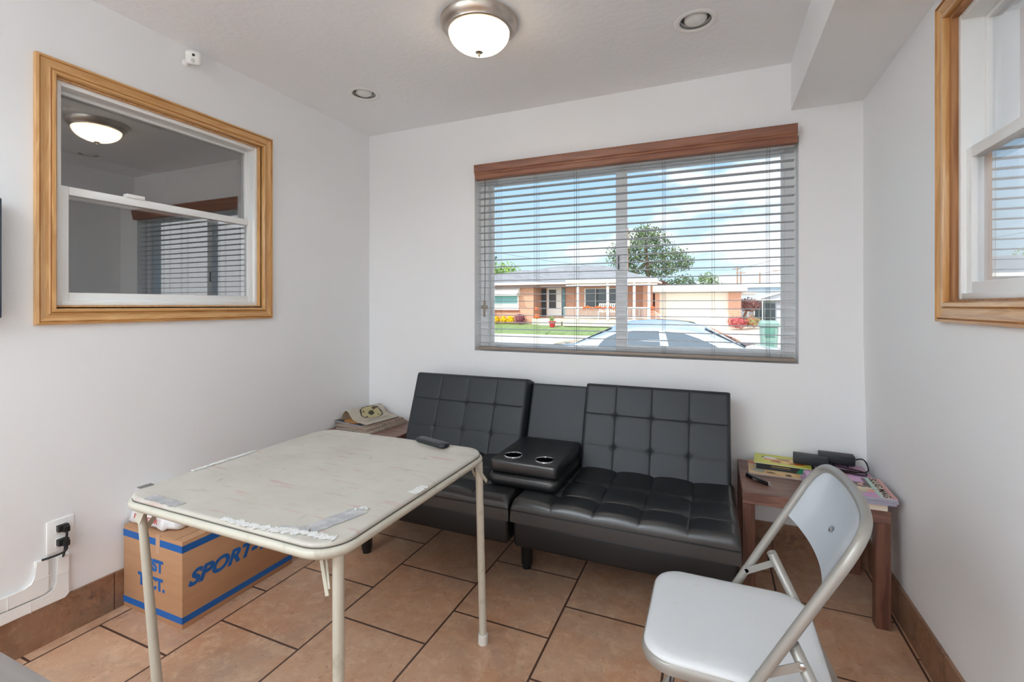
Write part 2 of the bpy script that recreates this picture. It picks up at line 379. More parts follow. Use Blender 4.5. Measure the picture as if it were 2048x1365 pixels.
# left window
t = thing('window_2', 'inner window with varnished pine casing on the left wall, dark room behind it', 'window', (XL, 1.38, 1.167), kind='structure')
casing(t, 1, .886, 1.877, 1.167, 2.153, .06, lambda z: XL)
bm = newbm()  # pine jamb lining
for b_ in ((XL-.05, .94, 1.225, XL, .953, 2.1), (XL-.05, 1.803, 1.225, XL, 1.82, 2.1), (XL-.05, .953, 1.225, XL, 1.803, 1.238), (XL-.05, .953, 2.086, XL, 1.803, 2.1)): box(bm, *b_)
obj('jamb', bm, pine_v, t, smooth=False)
def sash_window(t, X, s, y0, y1, z0, z1, zm, parts):
    """X room-side face of vinyl frame, s direction outward; frame y0..y1, z0..z1; zm = top of lower sash"""
    def bx(bm, xa, ya, za, xb, yb, zb): box(bm, min(X+s*xa, X+s*xb), ya, za, max(X+s*xa, X+s*xb), yb, zb, .0025, 2)
    bm = newbm(); f = .018
    bx(bm, 0, y0, z0, .085, y0+f, z1); bx(bm, 0, y1-f, z0, .085, y1, z1); bx(bm, 0, y0+f, z0, .085, y1-f, z0+f); bx(bm, 0, y0+f, z1-f, .085, y1-f, z1)
    g = f+.014
    bx(bm, .052, y0+f, zm-.03, .083, y0+g, z1-f); bx(bm, .052, y1-g, zm-.03, .083, y1-f, z1-f); bx(bm, .052, y0+g, z1-g, .083, y1-g, z1-f); bx(bm, .052, y0+g, zm-.04, .083, y1-g, zm-.012)
    fr = obj('frame', bm, white_pl, t)
    bm = newbm(); a = y0+f-.004; b = y1-f+.004; w = .032
    bx(bm, .012, a, z0+.012, .042, a+w, zm); bx(bm, .012, b-w, z0+.012, .042, b, zm); bx(bm, .012, a+w, z0+.012, .042, b-w, z0+.012+w+.006); bx(bm, .012, a+w, zm-w, .042, b-w, zm)
    sa = obj('sash', bm, white_pl, t)
    bm = newbm(); bx(bm, .002, (y0+y1)/2-.19, zm-.002, .03, (y0+y1)/2-.12, zm+.014)
    obj('latch', bm, white_pt, sa)
    bm = newbm(); bx(bm, .026, a+w-.004, z0+.04, .030, b-w+.004, zm-w+.004); obj('glass_pane', bm, glass2, sa, smooth=False)
    bm = newbm(); bx(bm, .064, y0+g-.004, zm-.03, .068, y1-g+.004, z1-g+.004); obj('glass_pane', bm, glass2, t, smooth=False)
    return sa
sash_window(t, XL-.012, -1, .953, 1.803, 1.238, 2.086, 1.695, None)
# right window
t = thing('window_3', 'pine-cased window on the right wall with a white vinyl sash', 'window', (.655, 1.38, 1.19), kind='structure')
casing(t, -1, .86, 1.861, 1.188, 2.157, .062, xr)
bm = newbm()
for b_ in ((.645, .938, 1.24, .672, .951, 2.10), (.645, 1.785, 1.24, .672, 1.802, 2.10), (.645, .951, 1.24, .672, 1.785, 1.256), (.645, .951, 2.083, .672, 1.785, 2.10)): box(bm, *b_)
obj('jamb', bm, wood('old_pine_upright', (186, 136, 92), (136, 88, 52), 2, 9, .5, (7,)), t, smooth=False)
sash_window(t, .660, 1, .951, 1.785, 1.256, 2.083, 1.69, None)
# neighbour's pale wall outside the right window
bm = newbm(); box(bm, 2.6, -1.5, -.4, 2.75, 1.5, 2.2)
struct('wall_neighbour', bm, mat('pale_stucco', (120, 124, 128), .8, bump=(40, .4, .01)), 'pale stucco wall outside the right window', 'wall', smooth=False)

# front window
t = thing('window_1', 'wide white vinyl sliding window above the futon looking onto the street', 'window', (-.5, 2.79, OZ0), kind='structure')
bm = newbm(); YW0, YW1 = 2.775, 2.85
for b_ in ((OX0, YW0, OZ0, -1.352, YW1, OZ1), (.335, YW0, OZ0, OX1, YW1, OZ1), (-1.352, YW0, OZ0, .335, YW1, OZ0+.022), (-1.352, YW0, OZ1-.04, .335, YW1, OZ1)): box(bm, *b_, .002, 1)
obj('frame', bm, white_pl, t)
bm = newbm()
for b_ in ((-1.357, 2.815, .969, -1.335, 2.842, 2.037), (-1.335, 2.815, .969, -.52, 2.842, .985), (-1.335, 2.815, 2.02, -.52, 2.842, 2.037), (-.52, 2.815, .969, -.490, 2.842, 2.037)): box(bm, *b_, .002, 1)
sa = obj('fixed_sash', bm, white_pl, t)
bm = newbm(); box(bm, -1.338, 2.827, .98, -.515, 2.831, 2.025); obj('glass_pane', bm, glass, sa, smooth=False)
bm = newbm()
for b_ in ((-.525, 2.782, .969, -.462, 2.812, 2.037), (.322, 2.782, .969, .338, 2.812, 2.037), (-.462, 2.782, .969, .322, 2.812, 1.007), (-.462, 2.782, 2.012, .322, 2.812, 2.037)): box(bm, *b_, .002, 1)
sa = obj('sliding_sash', bm, white_pl, t)
bm = newbm(); box(bm, -.466, 2.796, 1.0, .327, 2.80, 2.018); obj('glass_pane', bm, glass, sa, smooth=False)
bm = newbm(); box(bm, -.512, 2.772, 1.44, -.505, 2.783, 1.53, .002); obj('latch', bm, mat('grey_latch', (96, 98, 100), .4), sa)

# blind with wood valance
t = thing('window_blind', 'white horizontal slat blind under a brown wood valance in the front window', 'blind', (-.5, 2.70, .96))
bm = newbm()
pr = [(2.688, 2.030), (2.650, 2.030), (2.646, 2.036), (2.646, 2.058), (2.642, 2.062), (2.642, 2.070), (2.636, 2.076), (2.636, 2.106), (2.632, 2.114), (2.636, 2.120), (2.688, 2.120)]
rings(bm, [[(x, y, z) for y, z in pr] for x in (-1.384, .376)])
obj('valance', bm, valance_m, t, angle=30)
bm = newbm(); box(bm, -1.39, 2.693, 2.03, .372, 2.745, 2.07, .002); obj('head_rail', bm, white_pt, t)
bm = newbm()
for k in range(-14, 10):
    z = 1.614+k*.0439
    R = []
    for x in (-1.392, .373):
        R.append([(x, 2.697+.05*i/6, z+.0016*(1-(2*i/6-1)**2)+.0012) for i in range(7)] + [(x, 2.697+.05*i/6, z+.0016*(1-(2*i/6-1)**2)-.0012) for i in range(6, -1, -1)])
    rings(bm, R)
obj('slats', bm, slat_m, t, angle=60)
bm = newbm(); box(bm, -1.39, 2.696, .957, .374, 2.748, .975, .004); obj('bottom_rail', bm, mat('taupe_rail', (150, 136, 124), .5), t)
for x in (-1.25, -.996, -.745, -.25, .0, .256):
    bm = newbm()
    for dx, y in ((-.006, 2.695), (.006, 2.695), (-.006, 2.749), (.006, 2.749)): tube(bm, [(x+dx, y, .97), (x+dx, y, 2.03)], .0007, 5)
    obj('ladder_cord', bm, cord_m, t)
bm = newbm(); tube(bm, smooth_path([(-1.33, 2.685, 2.03), (-1.334, 2.683, 1.7), (-1.328, 2.683, 1.4), (-1.334, 2.683, 1.27)]), .0022, 6); lc = obj('lift_cord', bm, cord_m, t)
bm = newbm(); box(bm, -1.341, 2.678, 1.165, -1.327, 2.688, 1.27, .003); box(bm, -1.356, 2.679, 1.215, -1.312, 2.687, 1.238, .003); obj('tassel', bm, mat('bronze_tassel', (140, 130, 118), .5), lc)

# ------------------------------------------------------------------ ceiling lamp
lx, ly = -.915, 1.79
t = thing('ceiling_light', 'lit frosted glass dome lamp with a brushed nickel ring', 'ceiling light', (lx, ly, ZC))
bm = newbm(); lathe(bm, lx, ly, [(.165, ZC-.001), (.163, ZC-.012), (.152, ZC-.03), (.143, ZC-.036), (.141, ZC-.042), (.133, ZC-.046), (.128, ZC-.046), (.128, ZC-.03), (.15, ZC-.004)], 56, False, False)
obj('ring', bm, nickel, t)
dome = bpy.data.materials.new('frosted_lit_glass'); dome.use_nodes = True; nt = dome.node_tree; nt.nodes.clear()
o_ = nt.nodes.new('ShaderNodeOutputMaterial'); ad = nt.nodes.new('ShaderNodeAddShader'); tr = nt.nodes.new('ShaderNodeBsdfTranslucent'); tr.inputs[0].default_value = (.9, .85, .78, 1)
em = nt.nodes.new('ShaderNodeEmission'); em.inputs[0].default_value = (1, .80, .56, 1); em.inputs[1].default_value = 1.0
nt.links.new(tr.outputs[0], ad.inputs[0]); nt.links.new(em.outputs[0], ad.inputs[1]); nt.links.new(ad.outputs[0], o_.inputs[0])
bm = newbm(); lathe(bm, lx, ly, [(.129, ZC-.04)]+[(.129*math.cos(a), ZC-.042-.082*math.sin(a)) for a in [k/14*PI/2*.99 for k in range(15)]], 56, False, True)
obj('glass_dome', bm, dome, t)
bm = newbm(); lathe(bm, lx, ly, [(.012, ZC-.120), (.017, ZC-.124), (.017, ZC-.127), (.008, ZC-.131), (.005, ZC-.134), (.0065, ZC-.139), (.003, ZC-.145)], 20); obj('finial', bm, nickel, t)
for dx, dy, e in ((.05, .02, 1.1), (-.045, -.035, .8)):
    ld = bpy.data.lights.new('bulb', 'POINT'); ld.energy = e; ld.color = (1, .82, .6); ld.shadow_soft_size = .02
    lo = bpy.data.objects.new('bulb', ld); COL.objects.link(lo); lo.parent = t; lo.location = (dx, dy, -.06)

# recessed lamps
t = thing('recessed_light', 'unlit recessed ceiling lamp nearest the corner, left of the dome lamp', 'recessed light', (-1.827, 2.14, ZC), group='recessed ceiling lamps')
bm = newbm(); rings(bm, [[(-1.827+r*math.cos(2*PI*k/40), 2.14+r*math.sin(2*PI*k/40), z) for k in range(40)] for r, z in ((.062, ZC+.02), (.064, ZC-.001), (.068, ZC-.004), (.082, ZC-.004), (.088, ZC-.0005))], False, False)
obj('trim_ring', bm, white_pt, t)
bm = newbm(); rings(bm, [[(-1.827+r*math.cos(2*PI*k/40), 2.14+r*math.sin(2*PI*k/40), z) for k in range(40)] for r, z in ((.0625, ZC+.002), (.066, ZC+.12), (.02, ZC+.13))], False, True)
obj('can', bm, mat('grey_can', (150, 152, 150), .5), t)
bm = newbm(); lathe(bm, -1.827, 2.14, [(.046*math.cos(a), ZC+.012-.022*math.sin(a)) for a in [PI/2*.98*(1-k/8) for k in range(9)]]+[(.044, ZC+.03), (.02, ZC+.08), (.018, ZC+.12)], 32)
obj('bulb', bm, mat('frosted_bulb', (226, 228, 226), .4), t)
dup(t, (-.069, 2.14, ZC), 0, 'unlit recessed ceiling lamp nearer the soffit, right of the dome lamp')

# two unseen lamps added behind the camera to brighten the room, shining up and down
pl_m = mat('fill_light_diffuser', (250, 250, 250), .5, emit=((228, 243, 250), 7.0))
for k, (px_, py_) in enumerate(((-1.72, -.95), (-1.0, -.95))):
    t = thing('suspended_fill_light', 'added fill lamp hung unseen behind the camera, '+('nearer the left wall', 'nearer the right wall')[k], 'ceiling light', (px_, py_, ZC), 0, 'added fill lamps in the rear of the room')
    bm = newbm()
    for xa, xb, ya, yb in ((-.31, -.285, -.61, .61), (.285, .31, -.61, .61), (-.285, .285, -.61, -.585), (-.285, .285, .585, .61)): box(bm, px_+xa, py_+ya, 2.06, px_+xb, py_+yb, 2.12)
    obj('frame', bm, white_pt, t, smooth=False)
    bm = newbm(); box(bm, px_-.285, py_-.585, 2.07, px_+.285, py_+.585, 2.11); obj('diffuser', bm, pl_m, t, smooth=False)
    for ya in (-.5, .5): obj('hanger', tube(newbm(), [(px_-.3, py_+ya, 2.11), (px_-.3, py_+ya, ZC)], .003, 6), nickel, t); obj('hanger', tube(newbm(), [(px_+.3, py_+ya, 2.11), (px_+.3, py_+ya, ZC)], .003, 6), nickel, t)

# unseen panel lamp added behind the camera to lighten the right wall
t = thing('wall_fill_light', 'added fill panel on the left wall, unseen behind the camera', 'fill light', (XL, -1.2, 2.02))
obj('frame', box(newbm(), XL, -1.62, 1.70, XL+.05, -.78, 2.34, .004), white_pt, t)
obj('diffuser', box(newbm(), XL+.045, -1.59, 1.73, XL+.056, -.81, 2.31), pl_m, t, smooth=False)

# security camera
t = thing('security_camera', 'small white cube security camera high on the left wall below the ceiling', 'camera', (XL, 1.42, 2.37))
bm = newbm(); box(bm, -.03, -.03, -.03, .03, .03, .03, .014, 4); xf(bm, Matrix.Translation((XL+.055, 1.42, 2.375)) @ Matrix.Rotation(math.radians(-38), 4, 'Z') @ Matrix.Rotation(math.radians(22), 4, 'Y'))
hd = obj('body', bm, white_pt, t)
mx_ = Matrix.Translation((XL+.055, 1.42, 2.375)) @ Matrix.Rotation(math.radians(-38), 4, 'Z') @ Matrix.Rotation(math.radians(22), 4, 'Y')
bm = newbm(); lathe(bm, 0, 0, [(.006, 0), (.006, .002), (.003, .003)], 20); xf(bm, mx_ @ Matrix.Translation((.0295, .002, .012)) @ Matrix.Rotation(PI/2, 4, 'Y')); obj('lens', bm, black_gl, hd)
bm = newbm(); lathe(bm, 0, 0, [(.009, 0), (.009, .001), (.005, .0015)], 20); xf(bm, mx_ @ Matrix.Translation((.0295, .0, -.012)) @ Matrix.Rotation(PI/2, 4, 'Y')); obj('sensor', bm, mat('sensor_grey', (200, 202, 202), .4), hd)
obj('mount', tube(newbm(), [(XL, 1.42, 2.362), (XL+.006, 1.42, 2.362), (XL+.012, 1.42, 2.362), (XL+.05, 1.42, 2.372)], [.018, .016, .006, .006]), white_pt, t)

# wall television, only its right edge shows
t = thing('television', 'wall-mounted television at the left edge of the photo', 'television', (XL, .3, 1.2))
bm = newbm(); box(bm, XL+.02, -.10, 1.195, XL+.06, .785, 1.60, .006); obj('cabinet', bm, mat('slate_plastic', (66, 78, 92), .25), t)
bm = newbm(); box(bm, XL+.0595, -.088, 1.215, XL+.062, .772, 1.588); obj('screen', bm, black_gl, t, smooth=False)
bm = newbm(); box(bm, XL, .2, 1.3, XL+.022, .5, 1.5); obj('bracket', bm, black_pl, t, smooth=False)

# power outlet, plugs and cord channels
t = thing('power_outlet', 'white wall outlet with two black plugs above the cord covers', 'outlet', (XL, .96, .33))
bm = newbm(); box(bm, XL, .921, .322, XL+.006, 1.002, .442, .003); obj('plate', bm, white_pt, t)
bm = newbm()
for z in (.357, .407): box(bm, XL+.005, .945, z-.016, XL+.008, .979, z+.016, .002)
obj('socket', bm, white_pl, t)
for k, z in enumerate((.410, .358)):
    q = thing('power_plug', ['upper', 'lower'][k]+' black plug in the wall outlet with its cord', 'plug', (XL+.007, .962, z), group='plugs in the outlet')
    bm = newbm(); box(bm, XL+.007, .946, z-.012, XL+.03, .978, z+.012, .003); box(bm, XL+.028, .955, z-.013, XL+.045, .974, z+.009, .003); obj('plug_body', bm, black_pl, q)
    bm = newbm()
    tube(bm, smooth_path([(XL+.043, .964, z-.005), (XL+.045, .962, z-.03), (XL+.03, [.962, .93][k], .32), (XL+.012, [.966, .905][k], [.30, .315][k])]), .004, 8)
    obj('cord', bm, black_pl, q)
def channel(nm, lab, yv0, yv1, ztop, zh0, zh1):
    t = thing(nm, lab, 'cord cover', (XL, yv0, zh0), group='cord covers under the outlet')
    bm = newbm()
    c = .012; r = .03
    prof = [(yv0, ztop), (yv1, ztop), (yv1, zh0+c), (yv1-c, zh0), (YR+.4, zh0), (YR+.4, zh1), (yv0-r, zh1), (yv0-r*.3, zh1+r*.3), (yv0, zh1+r)]
    d = .0135
    rings(bm, [[(XL+.001, y, z) for y, z in prof], [(XL+d, y, z) for y, z in prof]])
    bmesh.ops.bevel(bm, geom=[e for e in bm.edges if all(v.co.x > XL+.01 for v in e.verts)], offset=.003, segments=2, affect='EDGES')
    obj('channel', bm, white_pt, t)
    obj('joint', box(newbm(), XL, yv0-.001, ztop-.065, XL+d+.0012, yv1+.001, ztop-.0635), white_pl, t, smooth=False)
    obj('joint', box(newbm(), XL, yv0-.075, zh0-.001, XL+d+.0012, yv0-.0735, zh1+.001), white_pl, t, smooth=False)
channel('cord_cover', 'white cord cover dropping from the outlet, the left and upper run', .888, .926, .315, .186, .232)
channel('cord_cover', 'white cord cover dropping from the outlet, the right and lower run', .948, .985, .303, .142, .180)

# ------------------------------------------------------------------ futon
def cut(o, cbm):
    """carve the solid cbm out of o's mesh"""
    me = bpy.data.meshes.new('cut'); bmesh.ops.recalc_face_normals(cbm, faces=cbm.faces); bmesh.ops.translate(cbm, vec=-pworld(o), verts=cbm.verts)
    cbm.to_mesh(me); cbm.free(); c = bpy.data.objects.new('cut', me); COL.objects.link(c); c.location = pworld(o)
    for mm in o.data.materials: me.materials.append(mm)
    md = o.modifiers.new('b', 'BOOLEAN'); md.object = c; md.operation = 'DIFFERENCE'; md.solver = 'EXACT'
    dg = bpy.context.evaluated_depsgraph_get(); dg.update()
    nm = bpy.data.meshes.new_from_object(o.evaluated_get(dg)); o.modifiers.clear(); o.data = nm
    bpy.data.objects.remove(c); bpy.data.meshes.remove(me)

def cushion(w, h, t, r, xs, ys, A=.012, tuft=.016, seam=.005, tr=.022, pw=.55):
    """solid cushion 0..w,0..h; tufted face at z=t; xs/ys = seam positions (inner), buttons at their crossings"""
    bm = newbm()
    def samples(L, seams):
        n = max(int(L/.011), 8); s = [L*i/n for i in range(n+1)]
        s += [r*(1-math.cos(a)) for a in [PI/2*k/8 for k in range(9)]] + [L-r*(1-math.cos(a)) for a in [PI/2*k/8 for k in range(9)]]
        for q in seams: s += [q, q-.003, q+.003, q-.007, q+.007]
        s = sorted(x for x in s if -1e-9 <= x <= L+1e-9); o = [s[0]]
        for x in s[1:]:
            if x-o[-1] > .0016: o.append(x)
        o[-1] = L
        return o
    X, Y = samples(w, xs), samples(h, ys)
    bx = [0]+list(xs)+[w]; by = [0]+list(ys)+[h]
    def cell(v, b):
        for i in range(len(b)-1):
            if v <= b[i+1]+1e-9: return (v-b[i])/(b[i+1]-b[i]), i == 0, i == len(b)-2
        return 1, False, True
    def prof(v, b):
        u, first, last = cell(v, b)
        if first and last: return 1
        if first: return max(math.cos(PI/2*u), 0)**pw if u < 1 else 0
        if last: return max(math.sin(PI/2*u), 0)**pw if u > 0 else 0
        return max(math.sin(PI*u), 0)**pw
    def hz(x, y):
        dx = min(x, w-x); dy = min(y, h-y); z = t
        q = 1.
        for d in (dx, dy):
            if d < r: z -= r-math.sqrt(max(r*r-(r-d)**2, 0)); q *= (d/r)
        px, py = prof(x, bx), prof(y, by)
        z += (A*min(px, 1)*min(py, 1) - seam*(1-min(px, py)))*min(1, q+.15) if (xs or ys) else 0
        for a in xs:
            for b in ys:
                rr = ((x-a)**2+(y-b)**2)/(tr**2)
                if rr < 9: z -= tuft*math.exp(-rr)
        return z
    V = [[bm.verts.new((x, y, hz(x, y))) for y in Y] for x in X]
    for i in range(len(X)-1):
        for j in range(len(Y)-1): bm.faces.new((V[i][j], V[i+1][j], V[i+1][j+1], V[i][j+1]))
    loop = [V[i][0] for i in range(len(X))] + [V[-1][j] for j in range(1, len(Y))] + [V[i][-1] for i in range(len(X)-2, -1, -1)] + [V[0][j] for j in range(len(Y)-2, 0, -1)]
    B = [bm.verts.new((v.co.x, v.co.y, 0)) for v in loop]
    n = len(loop)
    for i in range(n): bm.faces.new((loop[i], B[i], B[(i+1) % n], loop[(i+1) % n]))
    bm.faces.new(B)
    return bm

fut = thing('futon_sofa', 'black tufted faux-leather futon sofa with a fold-down cup holder console below the window', 'sofa', (-.8, 2.2, 0))
FY = 1.835
by_, bz_ = Vector((0, .333, .943)), Vector((0, -.943, .333))
def backm(x, y, z):
    return Matrix(((1, 0, 0, x), (0, by_.y, bz_.y, y), (0, by_.z, bz_.z, z), (0, 0, 0, 1)))
TB = .105
def bk(x0, w, xs, nm='backrest'):
    bm = cushion(w, .475, TB, .02, xs, (.155, .315), A=.0022, tuft=.0095, seam=.0022, tr=.0115, pw=.16)
    # surface bottom at (2.335,.375); shift back by the thickness
    p = Vector((0, 2.338, .375)) - bz_*TB
    xf(bm, backm(x0, p.y, p.z)); o = obj(nm, bm, leather_b, fut, angle=60)
    return o
bk(-1.712, .748, (.19, .375, .56))
bk(-.630, .706, (.165, .345, .523))
# plain centre panel, set back
bm = cushion(.325, .46, .05, .012, (), ()); p = Vector((0, 2.352, .375)) - bz_*.10
xf(bm, backm(-.960, p.y, p.z)); obj('centre_panel', bm, leather_b, fut, angle=60)
# seats
for x0, w, xs in ((-1.70, .900, (.18, .36, .54, .72)), (-.792, .885, (.177, .354, .531, .708))):
    bm = cushion(w, 2.42-FY, .090, .03, xs, (.15, .325), A=.011, tuft=.012, seam=.0035, pw=.42)
    xf(bm, Matrix.Translation((x0, FY, .322))); se = obj('seat_cushion', bm, leather, fut, angle=60)
    bm = newbm(); tube(bm, smooth_path([(x0+.002, FY+.4, .372), (x0+.002, FY-.001, .372), (x0+w-.002, FY-.001, .372), (x0+w-.002, FY+.4, .372)], 0), .0028, 6)
    obj('piping', bm, leather_s, se)
    bm = newbm(); box(bm, x0+.008, FY+.012, .212, x0+w-.008, 2.40, .326, .018, 4); obj('base', bm, leather_s, fut, angle=60)
    bm = newbm()
for lx_, ly_ in ((-1.60, 1.895), (-.81, 2.08), (-.02, 1.95), (-1.60, 2.33), (-.81, 2.33), (-.02, 2.33)):
    bm = newbm(); lathe(bm, lx_, ly_, [(.021, 0), (.021, .012), (.026, .02), (.031, .2), (.031, .215)], 20); obj('leg', bm, black_pl, fut)
# hinge strap between the backs
bm = newbm(); box(bm, -1.68, 2.42, .25, .05, 2.50, .36, .01); obj('back_frame', bm, black_pl, fut)
# fold-down console
bm = newbm(); X0, X1, Y0, Y1 = -.957, -.630, 1.972, 2.40
loft_rr(bm, X0, Y0, X1, Y1, .022, [(.012, .470), (.003, .476), (0, .487), (0, .514), (.002, .522), (.006, .526), (.016, .5275), (.06, .528)], 6)
con = obj('console', bm, leather, fut, angle=45)
cups = [(-.872, 2.062), (-.712, 2.052)]
for cx, cy in cups:
    cb = newbm(); lathe(cb, cx, cy, [(.038, .474), (.038, .55)], 40); cut(con, cb)
for p_ in con.data.polygons: p_.use_smooth = True
con.data.set_sharp_from_angle(angle=math.radians(40))
for cx, cy in cups:
    bm = newbm(); rings(bm, [[(cx+r*math.cos(2*PI*k/44), cy+r*math.sin(2*PI*k/44), z) for k in range(44)] for r, z in ((.0375, .5265), (.0385, .5305), (.042, .532), (.045, .5305), (.046, .5265))], False, False)
    rg = obj('cup_holder_ring', bm, chrome, con)
    bm = newbm(); rings(bm, [[(cx+r*math.cos(2*PI*k/40), cy+r*math.sin(2*PI*k/40), z) for k in range(40)] for r, z in ((.0376, .529), (.0368, .476), (.001, .4755))], False, True); obj('cup_liner', bm, black_gl, con)
bm = newbm()
loft_rr(bm, X0-.006, Y0-.014, X1+.004, Y1, .04, [(.016, .412), (.004, .420), (0, .436), (.001, .452), (.006, .462), (.02, .468)], 6)
obj('console_lower_pad', bm, leather, fut, angle=45)
bm = newbm(); tube(bm, smooth_path([(X1+.002, Y1-.05, .462), (X1+.002, Y0+.02, .462), (X1-.03, Y0-.008, .462), (X0+.03, Y0-.008, .462), (X0-.003, Y0+.02, .462)], 2), .0028, 6)
obj('piping', bm, leather_s, con)
bm = newbm(); hull_prism(bm, [(-.795+.03*math.cos(a), 2.300-.026*math.sin(a), .529) for a in [PI*k/16 for k in range(17)]], (0, 0, .003)); obj('pull_tab', bm, leather, con)

# ------------------------------------------------------------------ side tables
def side_table(x0, y0, lab):
    t = thing('side_table', lab, 'side table', (x0+.255, y0+.2275, 0), group='matching walnut side tables')
    w, d, h, L = .508, .455, .455, .048
    bm = newbm(); box(bm, x0, y0, h-.048, x0+w, y0+d, h, .0015, 1); obj('tabletop', bm, walnut, t)
    for a, b in ((x0, y0+.002), (x0+w-L, y0+.002), (x0, y0+d-L), (x0+w-L, y0+d-L)):
        bm = newbm(); box(bm, a, b, 0, a+L, b+L, h-.048, .0015, 1); obj('leg', bm, walnut_v, t)
    return t
st = side_table(.113, 2.208, 'walnut laminate side table right of the futon, holding books and magazines')
dup(st, (-1.985, 2.43, 0), 0, 'walnut laminate side table left of the futon, under the newspapers')

# ------------------------------------------------------------------ print materials
def printmat(name, base, blobs, rough=.35, noise=None):
    """blobs: (cx, cy, rx, ry, angle, rgb) in object xy"""
    m = mat(name, base, rough, noise=noise, coords='Object'); nt = m.node_tree; b = nt.nodes['Principled BSDF']; L = nt.links.new
    tc = nt.nodes.new('ShaderNodeTexCoord')
    nz = nt.nodes.new('ShaderNodeTexNoise'); nz.inputs['Scale'].default_value = 60; L(tc.outputs['Object'], nz.inputs['Vector'])
    sb = nt.nodes.new('ShaderNodeVectorMath'); sb.operation = 'MULTIPLY_ADD'; sb.inputs[1].default_value = (.02, .02, 0); L(nz.outputs['Color'], sb.inputs[0]); L(tc.outputs['Object'], sb.inputs[2])
    sh = nt.nodes.new('ShaderNodeVectorMath'); sh.operation = 'SUBTRACT'; sh.inputs[1].default_value = (.01, .01, 0); L(sb.outputs[0], sh.inputs[0])
    src = b.inputs['Base Color'].links[0].from_socket if b.inputs['Base Color'].links else None
    for cx, cy, rx, ry, an, rgb in blobs:
        mp = nt.nodes.new('ShaderNodeMapping'); mp.vector_type = 'TEXTURE'
        mp.inputs['Location'].default_value = (cx, cy, 0); mp.inputs['Rotation'].default_value = (0, 0, an); mp.inputs['Scale'].default_value = (rx, ry, 1000)
        L(sh.outputs[0], mp.inputs[0])
        ln = nt.nodes.new('ShaderNodeVectorMath'); ln.operation = 'LENGTH'; L(mp.outputs[0], ln.inputs[0])
        lt = nt.nodes.new('ShaderNodeMath'); lt.operation = 'LESS_THAN'; lt.inputs[1].default_value = 1; L(ln.outputs['Value'], lt.inputs[0])
        mx = nt.nodes.new('ShaderNodeMix'); mx.data_type = 'RGBA'
        if src is None: mx.inputs[6].default_value = (*lin(base), 1)
        else: L(src, mx.inputs[6])
        mx.inputs[7].default_value = (*lin(rgb), 1); L(lt.outputs[0], mx.inputs[0]); src = mx.outputs[2]
    L(src, b.inputs['Base Color'])
    return m

pages = mat('page_edges', (182, 188, 202), .7, noise=((3, 3, 900), (136, 140, 152), .4, .6))
cream_pages = mat('cream_pages', (226, 216, 196), .7, noise=((3, 3, 900), (206, 194, 172), .4, .6))
def book(name, lab, cat, cx, cy, z0, w, d, h, rz, cover, inner, group=None, cov=.0012, spine=None):
    """flat lying; local x=w, y=d; cover plates + page block"""
    t = thing(name, lab, cat, (cx, cy, z0), rz, group)
    bm = newbm(); box(bm, -w/2, -d/2, h-cov, w/2, d/2, h); obj('cover', bm, cover, t, smooth=False, world=False)
    bm = newbm(); box(bm, -w/2+.001, -d/2+.001, cov*.5, w/2-.001, d/2-.001, h-cov); obj('pages', bm, inner, t, smooth=False, world=False)
    bm = newbm(); box(bm, -w/2, -d/2, 0, w/2, d/2, cov*.5); obj('back_cover', bm, cover if not spine else spine, t, smooth=False, world=False)
    if spine:
        bm = newbm(); box(bm, -w/2, -d/2-.001, 0, w/2, -d/2+.001, h-cov*.5); obj('spine', bm, spine, t, smooth=False, world=False)
    return t
ZT = .455
comic = printmat('illustrated_cover', (226, 190, 140), [(-.04, .03, .05, .03, .3, (226, 222, 206)), (.03, -.05, .06, .02, -.2, (240, 214, 168)), (-.07, -.05, .03, .03, 0, (168, 170, 150)), (.07, .0, .02, .05, .4, (196, 130, 84)), (-.02, -.07, .02, .012, 0, (120, 96, 76)), (.05, -.08, .012, .016, 0, (96, 80, 70)), (-.09, .06, .025, .02, .5, (206, 120, 96))], noise=(40, (212, 166, 110), .5, .6))
book('comic_magazine', 'orange illustrated magazine lying under the black-spined book', 'magazine', .268, 2.555, ZT, .222, .205, .006, math.radians(-2), comic, pages)
dspine = mat('black_spine', (28, 30, 36), .4)
b2 = book('black_book', 'black book with a green corner on its spine, under the yellow cookbook', 'book', .300, 2.592, ZT+.006, .215, .135, .026, math.radians(-3), mat('black_cover', (30, 32, 38), .4), pages, spine=dspine)
bm = newbm(); hull_prism(bm, [(.055, -.0695, .001), (.1075, -.0695, .001), (.1075, -.0695, .025), (.075, -.0695, .025)], (0, .001, 0)); sp = obj('green_corner', bm, mat('green_print', (14, 124, 92), .4), b2, smooth=False, world=False)
bm = newbm()
random.seed(3)
x = -.045
while x < .03:
    w_ = random.uniform(.0022, .004); box(bm, x, -.0697, .0165, x+w_, -.0688, .0195); x += w_+.0012
obj('lettering', bm, mat('yellow_print', (196, 160, 60), .5), b2, smooth=False, world=False)
bm = newbm(); x = -.045
while x < .035:
    w_ = random.uniform(.0016, .003); box(bm, x, -.0697, .0095, x+w_, -.0688, .0122); x += w_+.001
obj('lettering', bm, mat('grey_print', (92, 98, 116), .5), b2, smooth=False, world=False)
bm = newbm(); lathe(bm, 0, 0, [(.005, 0), (.005, .0006)], 16); xf(bm, Matrix.Translation((.088, -.0694, .013)) @ Matrix.Rotation(PI/2, 4, 'X')); obj('emblem', bm, paper, b2, world=False)
